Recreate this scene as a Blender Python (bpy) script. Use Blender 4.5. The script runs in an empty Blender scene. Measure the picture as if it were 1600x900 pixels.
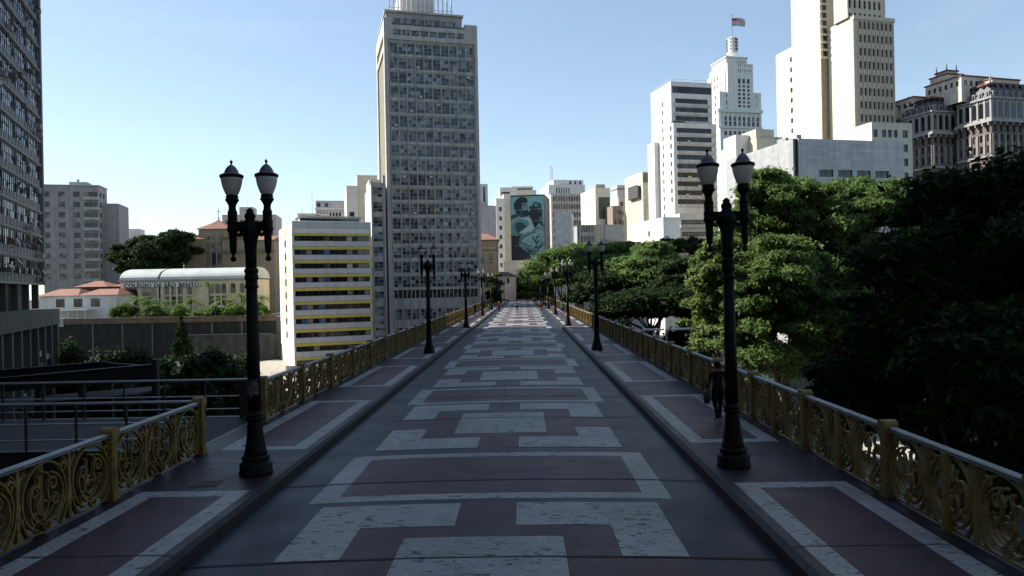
import bpy, math, random
import numpy as np
from mathutils import Vector, Matrix
random.seed(7)
R = math.radians
COL = bpy.context.scene.collection

# ------------------------------------------------------------------ camera model
F_PX = 1150.0
YAW, PITCH, ROLL = -0.0155, 0.0, -0.0198
CX, CZ = 0.636, 3.464
fw = Vector((math.sin(YAW), math.cos(YAW), 0))
r0 = Vector((math.cos(YAW), -math.sin(YAW), 0))
u0 = Vector((0, 0, 1))
rt = r0*math.cos(ROLL) + u0*math.sin(ROLL)
up = -r0*math.sin(ROLL) + u0*math.cos(ROLL)
CAMPOS = Vector((CX, 0, CZ))

def at(px, py, Y):
    d = fw + rt*((px-800)/F_PX) - up*((py-450)/F_PX)
    return CAMPOS + d*(Y/d.y)

def proj(p):
    d = Vector(p)-CAMPOS
    z = d.dot(fw)
    return 800+F_PX*d.dot(rt)/z, 450-F_PX*d.dot(up)/z

# ------------------------------------------------------------------ mesh builder
class MB:
    def __init__(s):
        s.v = []; s.f = []; s.m = []
    def add(s, vs, fs, mi=0):
        o = len(s.v)
        s.v += [tuple(p) for p in vs]
        for f in fs:
            s.f.append(tuple(i+o for i in f)); s.m.append(mi)
    def quad(s, a, b, c, d, mi=0):
        s.add([a, b, c, d], [(0, 1, 2, 3)], mi)
    def box(s, x0, x1, y0, y1, z0, z1, mi=0, M=None):
        vs = [(x0,y0,z0),(x1,y0,z0),(x1,y1,z0),(x0,y1,z0),(x0,y0,z1),(x1,y0,z1),(x1,y1,z1),(x0,y1,z1)]
        if M is not None: vs = [tuple(M @ Vector(p)) for p in vs]
        s.add(vs, [(0,3,2,1),(4,5,6,7),(0,1,5,4),(1,2,6,5),(2,3,7,6),(3,0,4,7)], mi)
    def bar(s, a, b, w, h, mi=0, upv=(0,0,1)):
        a = Vector(a); b = Vector(b); d = (b-a).normalized(); U = Vector(upv)
        x = d.cross(U)
        if x.length < 1e-4: x = Vector((1,0,0))
        x.normalize(); z = x.cross(d)
        vs = []
        for p in (a, b):
            for sx, sz in ((-1,-1),(1,-1),(1,1),(-1,1)):
                vs.append(p + x*(sx*w/2) + z*(sz*h/2))
        s.add(vs, [(0,1,2,3),(7,6,5,4),(0,4,5,1),(1,5,6,2),(2,6,7,3),(3,7,4,0)], mi)
    def lathe(s, prof, n=16, c=(0,0,0), mi=0, flute=0):
        vs = []; fs = []
        for r, z in prof:
            for k in range(n):
                a = 2*math.pi*k/n
                rr = r*(1-flute*(k % 2)) if flute else r
                vs.append((c[0]+rr*math.cos(a), c[1]+rr*math.sin(a), c[2]+z))
        for i in range(len(prof)-1):
            for k in range(n):
                k2 = (k+1) % n
                fs.append((i*n+k, i*n+k2, (i+1)*n+k2, (i+1)*n+k))
        fs.append(tuple(range(n-1, -1, -1)))
        L = (len(prof)-1)*n
        fs.append(tuple(range(L, L+n)))
        s.add(vs, fs, mi)
    def tube(s, path, rad, n=6, mi=0):
        path = [Vector(p) for p in path]
        if not hasattr(rad, '__len__'): rad = [rad]*len(path)
        vs = []; fs = []
        for i, p in enumerate(path):
            d = (path[min(i+1, len(path)-1)]-path[max(i-1, 0)]).normalized()
            ref = Vector((0,0,1)) if abs(d.z) < .9 else Vector((1,0,0))
            x = d.cross(ref).normalized(); y = x.cross(d)
            for k in range(n):
                a = 2*math.pi*k/n
                vs.append(p + (x*math.cos(a)+y*math.sin(a))*rad[i])
        for i in range(len(path)-1):
            for k in range(n):
                k2 = (k+1) % n
                fs.append((i*n+k, i*n+k2, (i+1)*n+k2, (i+1)*n+k))
        fs.append(tuple(range(n-1, -1, -1))); L = (len(path)-1)*n
        fs.append(tuple(range(L, L+n)))
        s.add(vs, fs, mi)
    def ribbon(s, pts, w, t, y=0, mi=0):
        # flat bar lying in the xz plane: pts 2d (x,z); w = breadth along y, t = thickness in plane
        n = len(pts); vs = []; fs = []
        for i in range(n):
            a = pts[max(i-1, 0)]; b = pts[min(i+1, n-1)]
            dx, dz = b[0]-a[0], b[1]-a[1]; L = math.hypot(dx, dz) or 1
            nx, nz = -dz/L*t/2, dx/L*t/2
            x, z = pts[i]
            vs += [(x+nx, y-w/2, z+nz), (x+nx, y+w/2, z+nz), (x-nx, y+w/2, z-nz), (x-nx, y-w/2, z-nz)]
        for i in range(n-1):
            for k in range(4):
                k2 = (k+1) % 4
                fs.append((i*4+k, i*4+k2, (i+1)*4+k2, (i+1)*4+k))
        fs.append((3,2,1,0)); fs.append((n*4-4, n*4-3, n*4-2, n*4-1))
        s.add(vs, fs, mi)
    def prism(s, poly, z0, z1, mi=0, top=True):
        n = len(poly)
        vs = [(x, y, z0) for x, y in poly]+[(x, y, z1) for x, y in poly]
        fs = [(i, (i+1) % n, n+(i+1) % n, n+i) for i in range(n)]
        if top: fs += [tuple(range(n, 2*n)), tuple(range(n-1, -1, -1))]
        s.add(vs, fs, mi)
    def mesh(s, name, mats, smooth=False):
        me = bpy.data.meshes.new(name)
        me.from_pydata(s.v, [], s.f)
        for m in mats: me.materials.append(m)
        if len(mats) > 1: me.polygons.foreach_set('material_index', s.m)
        if smooth: me.polygons.foreach_set('use_smooth', [True]*len(s.f))
        me.update()
        return me
    def build(s, name, mats, parent=None, smooth=False, loc=(0,0,0), rz=0):
        if not isinstance(mats, (list, tuple)): mats = [mats]
        return link(name, s.mesh(name, mats, smooth), parent, loc, rz)

def link(name, data, parent=None, loc=(0,0,0), rz=0):
    o = bpy.data.objects.new(name, data); COL.objects.link(o)
    o.location = loc; o.rotation_euler = (0, 0, rz)
    if parent: o.parent = parent
    return o

def tag(o, label=None, cat=None, group=None, kind=None):
    if label: o['label'] = label
    if cat: o['category'] = cat
    if group: o['group'] = group
    if kind: o['kind'] = kind
    return o

def thing(name, label, cat, loc=(0,0,0), rz=0, group=None):
    o = link(name, None, None, loc, rz); o.empty_display_size = .2
    return tag(o, label, cat, group)

def kids(o): return [c for c in o.children]

def copy_tree(o, parent=None):
    c = o.copy(); COL.objects.link(c); c.parent = parent
    for ch in kids(o): copy_tree(ch, c)
    return c

# ------------------------------------------------------------------ materials
MATS = {}
def new_mat(name):
    m = bpy.data.materials.new(name); m.use_nodes = True
    nt = m.node_tree; nt.nodes.clear()
    out = nt.nodes.new('ShaderNodeOutputMaterial')
    b = nt.nodes.new('ShaderNodeBsdfPrincipled')
    nt.links.new(b.outputs[0], out.inputs[0])
    return m, nt, b, out

def noise(nt, scale, detail=4, stretch=None, coord='Object', rough=.55):
    tc = nt.nodes.new('ShaderNodeTexCoord')
    n = nt.nodes.new('ShaderNodeTexNoise')
    n.inputs['Scale'].default_value = scale; n.inputs['Detail'].default_value = detail
    n.inputs['Roughness'].default_value = rough
    if stretch:
        mp = nt.nodes.new('ShaderNodeMapping'); mp.inputs['Scale'].default_value = stretch
        nt.links.new(tc.outputs[coord], mp.inputs['Vector']); nt.links.new(mp.outputs[0], n.inputs['Vector'])
    else: nt.links.new(tc.outputs[coord], n.inputs['Vector'])
    return n.outputs['Fac']

def ramp(nt, fac, stops, interp='LINEAR'):
    r = nt.nodes.new('ShaderNodeValToRGB'); r.color_ramp.interpolation = interp
    el = r.color_ramp.elements
    while len(el) < len(stops): el.new(.5)
    for e, (p, c) in zip(el, stops):
        e.position = p; e.color = (*c, 1) if len(c) == 3 else c
    nt.links.new(fac, r.inputs[0]); return r.outputs[0]

def mixc(nt, fac, a, b, mode='MIX'):
    m = nt.nodes.new('ShaderNodeMix'); m.data_type = 'RGBA'; m.blend_type = mode
    for sock, val in ((m.inputs[0], fac), (m.inputs[6], a), (m.inputs[7], b)):
        if isinstance(val, bpy.types.NodeSocket): nt.links.new(val, sock)
        elif isinstance(val, (int, float)): sock.default_value = val
        else: sock.default_value = (*val, 1)
    return m.outputs[2]

def maths(nt, op, a, b=None):
    m = nt.nodes.new('ShaderNodeMath'); m.operation = op
    for i, val in enumerate((a, b)):
        if val is None: continue
        if isinstance(val, bpy.types.NodeSocket): nt.links.new(val, m.inputs[i])
        else: m.inputs[i].default_value = val
    return m.outputs[0]

def bump(nt, b, fac, strength=.3, dist=.02):
    n = nt.nodes.new('ShaderNodeBump'); n.inputs['Strength'].default_value = strength; n.inputs['Distance'].default_value = dist
    nt.links.new(fac, n.inputs['Height']); nt.links.new(n.outputs[0], b.inputs['Normal'])

def mat(name, col, rough=.8, var=.18, scale=.6, streak=.25, metallic=0, bmp=0, fine=0, spec=.5):
    if name in MATS: return MATS[name]
    m, nt, b, _ = new_mat(name)
    lo = tuple(c*(1-var) for c in col); hi = tuple(min(1, c*(1+var*.6)) for c in col)
    c = ramp(nt, noise(nt, scale, 5), [(.3, lo), (.7, hi)])
    if streak:
        s = ramp(nt, noise(nt, 1.1, 6, (1, 1, .06)), [(.42, (1,1,1)), (.72, (1-streak,)*3)])
        c = mixc(nt, 1.0, c, s, 'MULTIPLY')
    if fine:
        s = ramp(nt, noise(nt, fine, 3), [(.35, (.7,.7,.7)), (.6, (1,1,1))])
        c = mixc(nt, 1.0, c, s, 'MULTIPLY')
    nt.links.new(c, b.inputs['Base Color'])
    b.inputs['Roughness'].default_value = rough; b.inputs['Metallic'].default_value = metallic
    b.inputs['Specular IOR Level'].default_value = spec
    if bmp: bump(nt, b, noise(nt, 18, 4), bmp)
    MATS[name] = m; return m

def panelled(name, col, bw, bh, joint=.55, rough=.6, var=.2, mortar=.02, offset=0):
    if name in MATS: return MATS[name]
    m, nt, b, _ = new_mat(name)
    tc = nt.nodes.new('ShaderNodeTexCoord')
    geo = nt.nodes.new('ShaderNodeSeparateXYZ'); nt.links.new(tc.outputs['Object'], geo.inputs[0])
    # horizontal coordinate = x + y so that both wall directions carry courses
    h = maths(nt, 'ADD', geo.outputs[0], geo.outputs[1])
    cb = nt.nodes.new('ShaderNodeCombineXYZ'); nt.links.new(h, cb.inputs[0]); nt.links.new(geo.outputs[2], cb.inputs[1])
    br = nt.nodes.new('ShaderNodeTexBrick'); nt.links.new(cb.outputs[0], br.inputs['Vector'])
    br.offset = offset
    br.inputs['Scale'].default_value = 1; br.inputs['Brick Width'].default_value = bw; br.inputs['Row Height'].default_value = bh
    br.inputs['Mortar Size'].default_value = mortar; br.inputs['Mortar Smooth'].default_value = .2
    br.inputs['Color1'].default_value = (*[c*(1-var) for c in col], 1); br.inputs['Color2'].default_value = (*[min(1,c*(1+var*.5)) for c in col], 1)
    br.inputs['Mortar'].default_value = (*[c*joint for c in col], 1)
    s = ramp(nt, noise(nt, .9, 6, (1, 1, .1)), [(.4, (1,1,1)), (.75, (.7,.7,.7))])
    nt.links.new(mixc(nt, 1.0, br.outputs['Color'], s, 'MULTIPLY'), b.inputs['Base Color'])
    b.inputs['Roughness'].default_value = rough
    MATS[name] = m; return m

def glass(name, stops, rough=.06):
    if name in MATS: return MATS[name]
    m, nt, b, _ = new_mat(name)
    g = nt.nodes.new('ShaderNodeNewGeometry'); oi = nt.nodes.new('ShaderNodeObjectInfo')
    v = maths(nt, 'FRACT', maths(nt, 'ADD', g.outputs['Random Per Island'], maths(nt, 'MULTIPLY', oi.outputs['Random'], 7.31)))
    c = ramp(nt, v, stops, 'CONSTANT')
    c2 = mixc(nt, 1.0, c, ramp(nt, noise(nt, 1.3, 3), [(.3, (.6,.6,.6)), (.65, (1,1,1))]), 'MULTIPLY')
    nt.links.new(c2, b.inputs['Base Color'])
    b.inputs['Roughness'].default_value = rough
    MATS[name] = m; return m

G_DARK = glass('dark window glass', [(0, (.012,.014,.018)), (.45, (.03,.034,.04)), (.7, (.06,.065,.07)), (.88, (.18,.17,.15))])
G_MID = glass('office window glass', [(0, (.03,.037,.048)), (.2, (.08,.093,.105)), (.42, (.15,.172,.185)), (.62, (.23,.25,.255)), (.74, (.03,.04,.06)), (.84, (.34,.38,.4)), (.93, (.28,.24,.18))])  # pale blue-grey stops stand for sky reflected in panes, painted into colour
G_BAND = glass('ribbon window glass', [(0, (.007,.008,.01)), (.56, (.012,.012,.014)), (.78, (.05,.05,.046)), (.85, (.27,.25,.22)), (.93, (.03,.035,.05)), (.97, (.06,.12,.3))])
G_TOWER_L = glass('slab window glass', [(0, (.012,.014,.018)), (.4, (.06,.066,.075)), (.6, (.2,.22,.245)), (.76, (.4,.43,.46)), (.92, (.03,.03,.035))])  # mix of dark and pale panes
G_BLACK = glass('black ribbon glass', [(0, (.008,.009,.011)), (.6, (.016,.018,.022)), (.9, (.04,.042,.048))])
FR_DARK = mat('dark window frame', (.05,.052,.055), .5, streak=0)
FR_MID = mat('grey window frame', (.42,.41,.39), .6, streak=0)
FR_LIGHT = mat('pale window frame', (.6,.58,.53), .6, streak=0)
CONC = mat('grey concrete', (.34,.325,.30), .85)
CONC_D = mat('dark weathered concrete', (.15,.145,.14), .85, streak=.4)
CONC_L = mat('pale concrete', (.5,.475,.43), .85)
WHITE = mat('white painted wall', (.74,.73,.70), .75, var=.07, streak=.22)
OFFW = mat('off white render', (.66,.645,.6), .8, var=.08, streak=.18)
BEIGE = mat('beige render', (.55,.49,.385), .8, var=.1, streak=.22)
BEIGE_L = mat('pale beige render', (.64,.585,.48), .8, var=.08, streak=.18)
TAN = mat('tan stone render', (.36,.29,.2), .85, var=.15, streak=.3)
PINK = mat('pinkish render', (.56,.46,.42), .8, var=.1)
GREYW = mat('light grey render', (.5,.5,.5), .8, var=.08, streak=.2)
GREY = mat('mid grey render', (.33,.335,.345), .8, var=.1, streak=.25)
ROOFT = mat('red clay roof tile', (.26,.105,.065), .85, var=.35, scale=2.5, streak=.3)
ROOFG = mat('grey roof felt', (.3,.3,.3), .9, streak=0)

def leafmat(name, cols, trans=.35):
    m, nt, b, out = new_mat(name)
    g = nt.nodes.new('ShaderNodeNewGeometry')
    c = ramp(nt, g.outputs['Random Per Island'], [(0, cols[0]), (.45, cols[1]), (1, cols[2])])
    c = mixc(nt, 1.0, c, ramp(nt, noise(nt, .45, 3), [(.35, (.6,.62,.6)), (.65, (1.1,1.1,1.0))]), 'MULTIPLY')
    nt.links.new(c, b.inputs['Base Color']); b.inputs['Roughness'].default_value = .7; b.inputs['Specular IOR Level'].default_value = .12
    t = nt.nodes.new('ShaderNodeBsdfTranslucent'); nt.links.new(c, t.inputs[0])
    mx = nt.nodes.new('ShaderNodeMixShader'); mx.inputs[0].default_value = trans
    nt.links.new(b.outputs[0], mx.inputs[1]); nt.links.new(t.outputs[0], mx.inputs[2]); nt.links.new(mx.outputs[0], out.inputs[0])
    return m
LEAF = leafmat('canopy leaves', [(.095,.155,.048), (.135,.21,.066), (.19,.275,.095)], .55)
LEAF_D = leafmat('dark and shaded leaves', [(.012,.027,.009), (.02,.041,.011), (.034,.06,.016)], .3)  # for dark foliage, and for shaded crowns with the shade put into colour
LEAF_Y = leafmat('bright young leaves', [(.11,.165,.055), (.15,.21,.07), (.19,.26,.09)])
LEAF_P = leafmat('palm leaves', [(.08,.14,.03), (.13,.2,.04), (.2,.26,.07)])
BARK = mat('tree bark', (.09,.07,.052), .95, var=.4, scale=5, streak=.3)

# ------------------------------------------------------------------ world, sun, camera
SUN_AZ_DIR = Vector((-math.cos(R(18)), math.sin(R(18)), 0))
SUN_EL = 38
def world():
    sc = bpy.context.scene
    w = bpy.data.worlds.new('World'); sc.world = w; w.use_nodes = True
    nt = w.node_tree; nt.nodes.clear()
    o = nt.nodes.new('ShaderNodeOutputWorld'); bg = nt.nodes.new('ShaderNodeBackground')
    sk = nt.nodes.new('ShaderNodeTexSky'); sk.sky_type = 'NISHITA'; sk.sun_disc = False
    sk.sun_elevation = R(SUN_EL); sk.sun_rotation = R(288)
    sk.altitude = 700; sk.air_density = .9; sk.dust_density = .25; sk.ozone_density = 1.2
    gm = nt.nodes.new('ShaderNodeGamma'); gm.inputs[1].default_value = .74; nt.links.new(sk.outputs[0], gm.inputs[0])
    cir = ramp(nt, noise(nt, 2.4, 7, (1, 1, 5.5), 'Generated', .62), [(.5, (0,0,0)), (.8, (.07,.07,.07))])   # thin cirrus veils
    bg.inputs[1].default_value = .105
    nt.links.new(mixc(nt, cir, mixc(nt, 1.0, gm.outputs[0], (1.4, 1.43, 1.39), 'MULTIPLY'), (7.0, 7.3, 7.6)), bg.inputs[0]); nt.links.new(bg.outputs[0], o.inputs[0])
    L = bpy.data.lights.new('sun', 'SUN'); L.energy = 5.0; L.angle = R(.53); L.color = (1, .95, .86)
    so = bpy.data.objects.new('sun', L); COL.objects.link(so)
    d = -(SUN_AZ_DIR*math.cos(R(SUN_EL)) + Vector((0,0,math.sin(R(SUN_EL)))))
    so.rotation_euler = d.to_track_quat('-Z', 'Y').to_euler(); so.location = (-60, 60, 120)
    cam = bpy.data.cameras.new('camera'); co = bpy.data.objects.new('camera', cam); COL.objects.link(co)
    cam.sensor_width = 36; cam.lens = F_PX/1600*36; cam.clip_end = 6000; cam.clip_start = .1
    M = Matrix((rt, up, -fw)).transposed().to_4x4(); M.translation = CAMPOS
    co.matrix_world = M; sc.camera = co
    sc.view_settings.view_transform = 'Standard'; sc.view_settings.look = 'None'
    sc.view_settings.exposure = EXPOSURE; sc.view_settings.gamma = 1
EXPOSURE = 1.0

# ------------------------------------------------------------------ ground and terrain
GZ = -10.0
def terrain():
    soil = mat('valley soil and grass', (.018,.026,.011), .95, var=.5, scale=.25, streak=0, fine=4)
    m = MB(); m.quad((-2500,-600,GZ),(2500,-600,GZ),(2500,4000,GZ),(-2500,4000,GZ))
    tag(m.build('ground', soil), kind='structure')
    pav = mat('pale plaza paving', (.42,.40,.36), .9, var=.25, scale=.7, streak=0, fine=6)
    m = MB(); m.quad((14,60,GZ+.004),(30,55,GZ+.004),(33,66,GZ+.004),(14,72,GZ+.004))
    tag(m.build('plaza_paving', pav), kind='structure')
    dirt = mat('pale rubble ground', (.36,.32,.26), .95, var=.35, scale=.9, streak=0, fine=3)
    m = MB(); m.quad((-62,96,GZ+.004),(-24,92,GZ+.004),(-24,140,GZ+.004),(-50,148,GZ+.004))
    tag(m.build('dirt_yard', dirt), kind='structure')
    # terrace behind the retaining wall, and the street at the far end of the viaduct
    terr = mat('terrace soil', (.10,.085,.055), .95, var=.4, scale=.5, streak=0)
    m = MB(); m.box(-190,-50.5,151.5,260,GZ+.01,-1.6)
    tag(m.build('terrace', terr), kind='structure')
    asp = mat('far street paving', (.2,.19,.18), .9, var=.2, scale=.5, streak=0)
    m = MB(); m.box(-16,60,226.05,420,GZ+.01,-.16)
    tag(m.build('street', asp), kind='structure')

# ------------------------------------------------------------------ viaduct deck
KW, RW, EDGE = 3.93, 6.45, 6.72
Y0, Y1 = -24.0, 226.0
def crown(x): return -.15 + .085*(1-(x/KW)**2)

def mosaic(name, col, red=0, rough=.5):
    m, nt, b, _ = new_mat(name)
    tc = nt.nodes.new('ShaderNodeTexCoord')
    br = nt.nodes.new('ShaderNodeTexBrick'); nt.links.new(tc.outputs['Object'], br.inputs['Vector'])
    br.offset = 0
    br.inputs['Scale'].default_value = 1; br.inputs['Brick Width'].default_value = .05; br.inputs['Row Height'].default_value = .05
    br.inputs['Mortar Size'].default_value = .005; br.inputs['Mortar Smooth'].default_value = .3
    br.inputs['Color1'].default_value = (*[c*.85 for c in col], 1); br.inputs['Color2'].default_value = (*[min(1, c*1.1) for c in col], 1)
    br.inputs['Mortar'].default_value = (*[c*.72 for c in col], 1)
    c = br.outputs['Color']
    # worn, dirty patches
    c = mixc(nt, 1.0, c, ramp(nt, noise(nt, .55, 6), [(.3, (.72,.72,.73)), (.6, (1,1,1))]), 'MULTIPLY')
    c = mixc(nt, 1.0, c, ramp(nt, noise(nt, 2.6, 6, rough=.7), [(.36, (.76,.76,.76)), (.5, (1,1,1))]), 'MULTIPLY')
    # broken-out tiles: short dark gashes running across the road
    g = ramp(nt, noise(nt, 6.0, 3, (.8, 2.4, 1), rough=.65), [(.595, (0,0,0)), (.61, (1,1,1))])
    g2 = ramp(nt, noise(nt, .5, 2), [(.38, (0,0,0)), (.52, (1,1,1))])
    hole = mixc(nt, 1.0, g, g2, 'MULTIPLY')
    c = mixc(nt, hole, c, (.012,.012,.013))
    nt.links.new(c, b.inputs['Base Color'])
    b.inputs['Specular IOR Level'].default_value = .2
    rr = ramp(nt, noise(nt, 1.1, 5), [(.3, (rough-.03,)*3), (.7, (rough+.08,)*3)])
    nt.links.new(rr, b.inputs['Roughness'])
    bump(nt, b, br.outputs['Fac'], .12, -.004)
    MATS[name] = m; return m

def viaduct():
    T_W = mosaic('white mosaic', (.33,.325,.32)); T_R = mosaic('red brown mosaic', (.062,.022,.034)); T_D = mosaic('dark grey mosaic', (.019,.022,.036))
    T_D2 = mosaic('slate mosaic', (.028,.017,.027))
    joint = mat('joint sealant', (.01,.01,.011), .8, streak=0)
    # ---- road
    m = MB()
    xs = np.linspace(-KW, KW, 33)
    for i in range(32):
        a, b = xs[i], xs[i+1]
        m.quad((a,Y0,crown(a)),(b,Y0,crown(b)),(b,Y1,crown(b)),(a,Y1,crown(a)), 0)
    def patch(x0, x1, y0, y1, mi, lift=.004):
        n = max(1, int((x1-x0)/.25)); px = np.linspace(x0, x1, n+1)
        for i in range(n):
            a, b = float(px[i]), float(px[i+1])
            m.quad((a,y0,crown(a)+lift),(b,y0,crown(b)+lift),(b,y1,crown(b)+lift),(a,y1,crown(a)+lift), mi)
    per = 10.4; cyc = 0
    y = 12.35-per*3
    while y < Y1-12:
        # framed rectangle
        a, b = y, y+3.45; W = 3.06
        patch(-W+.45, W-.45, a+.36, b-.36, 2)
        patch(-W, W, a, a+.35, 1); patch(-W, W, b-.35, b, 1)
        patch(-W, -W+.45, a+.352, b-.352, 1); patch(W-.45, W, a+.352, b-.352, 1)
        # meander block
        a, b = y+3.95, y+10.15; W = 2.75
        patch(-W, W, a, b, 2, .003)
        for s in (-1, 1):
            for (q0, q1, q2) in ((a, a+1.15, a+2.35), (b, b-1.15, b-2.45)):
                lo, hi = min(q0, q1), max(q0, q1)
                x0, x1 = sorted((s*.46, s*W)); patch(x0, x1, lo, hi, 1, .007)
                lo, hi = min(q1, q2), max(q1, q2)
                x0, x1 = sorted((s*(W-.88), s*W)); patch(x0, x1, lo, hi, 1, .0072)
        patch(-1.13, 1.13, (a+b)/2-1.45, (a+b)/2+1.45, 1, .007)
        y += per
    # expansion joints and the long crack down the middle
    yj = 12.25-5.2*6
    while yj < Y1:
        patch(-KW, KW, yj-.022, yj+.022, 3, .011); yj += 5.2*(.75 if random.random() < .5 else 1.25)
    rng = random.Random(4); xx = -.1
    for k in range(110):
        yy = 17+k*.42
        nx = max(-.45, min(.35, xx+rng.uniform(-.07, .07)))
        if rng.random() < .7:
            w = rng.uniform(.004, .011)*(1+k/60); z = crown(xx)+.0125
            m.quad((xx-w,yy,z),(xx+w,yy,z),(nx+w,yy+.42,z),(nx-w,yy+.42,z), 3)
        xx = nx
    tag(m.build('road', [T_D, T_W, T_R, joint]), kind='structure')
    # ---- pavements with kerbs
    kerb = mat('dark granite kerb', (.011,.011,.011), .85, var=.3, scale=4, streak=0)
    for s in (-1, 1):
        m = MB()
        def rect(xa, xb, ya, yb, z, mi):
            xa, xb = sorted((s*xa, s*xb)); m.quad((xa,ya,z),(xb,ya,z),(xb,yb,z),(xa,yb,z), mi)
        rect(KW+.15, EDGE, Y0, Y1, 0, 0)
        y = 16.15-per*4
        while y < Y1-8:
            a, b = y, y+7.1; x0, x1 = KW+.3, RW-.3
            rect(x0+.34, x1-.34, a+.34, b-.34, .004, 2)
            rect(x0, x1, a, a+.34, .004, 1); rect(x0, x1, b-.34, b, .004, 1)
            rect(x0, x0+.34, a+.342, b-.342, .004, 1); rect(x1-.34, x1, a+.342, b-.342, .004, 1)
            y += per
        yj = 14.9-26*2
        while yj < Y1:
            rect(KW+.16, EDGE-.01, yj-.012, yj+.012, .009, 3); yj += 5.2
        tag(m.build('pavement', [T_D2, T_W, T_R, joint]), kind='structure')
        m = MB(); xa, xb = sorted((s*KW, s*(KW+.15)))
        yk = Y0
        while yk < Y1:
            yn = min(yk+1.2, Y1); m.box(xa, xb, yk+.004, yn-.004, -.3, .002+random.uniform(-.003, .003)); yk = yn
        tag(m.build('kerb', kerb), kind='structure')
    # ---- iron structure below
    steel = mat('painted viaduct steel', (.11,.10,.08), .6, var=.3)
    v = thing('viaduct', 'long straight footbridge deck of painted steel carried over the valley on stone piers', 'viaduct', (0, 0, 0))
    m = MB(); m.box(-EDGE+.003, EDGE-.003, Y0+.01, Y1-.01, -.75, -.305)
    m.build('deck_slab', mat('deck concrete', (.2,.19,.17), .9), v)
    for s in (-1, 1):
        m = MB(); xa, xb = sorted((s*(EDGE+.001), s*(EDGE+.13)))
        m.box(xa, xb, Y0, Y1, -.95, -.012)
        m.box(xa-.04, xb+.04, Y0, Y1, -1.05, -.951)
        m.build('edge_girder', steel, v)
        m = MB()
        for k in range(3):
            ya = 22+k*66; pts = []
            for i in range(25):
                t = i/24; pts.append((s*5.2, ya+t*58, GZ+1+8*math.sin(math.pi*t)))
            m.tube(pts, .32, 6)
            for i in range(2, 23, 2):
                m.box(s*5.2-.1, s*5.2+.1, pts[i][1]-.1, pts[i][1]+.1, pts[i][2], -.76)
        m.build('arch', steel, v)
    for k in range(4):
        m = MB(); yc = 18+k*66
        m.box(-6, 6, yc-2.6, yc+2.6, GZ, GZ+3.5); m.box(-5.6, 5.6, yc-2, yc+2, GZ+3.5, -.76)
        m.build('pier', CONC_L, v)
    # small inspection cover on the left pavement
    m = MB(); m.box(-.28, .28, -.2, .2, .003, .01, 0)
    for i in range(6): m.box(-.24, .24, -.17+i*.06, -.14+i*.06, .0101, .014, 0)
    p = at(343, 758, 13.2)
    tag(m.build('drain_cover', mat('rusty cover iron', (.10,.075,.05), .8, streak=0), loc=(-5.25, 13.35, 0), rz=.05), 'small rusty iron cover set in the left pavement before the first lamp', 'drain cover')

# ------------------------------------------------------------------ balustrades
def arc(cx, cz, r, a0, a1, n=14, r1=None):
    r1 = r if r1 is None else r1
    return [(cx+(r+(r1-r)*i/n)*math.cos(R(a0+(a1-a0)*i/n)), cz+(r+(r1-r)*i/n)*math.sin(R(a0+(a1-a0)*i/n))) for i in range(n+1)]

def curl(x, z, r, a0, turns, n=12):
    return arc(x, z, r, a0, a0+360*turns, n, r*.35)

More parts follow.
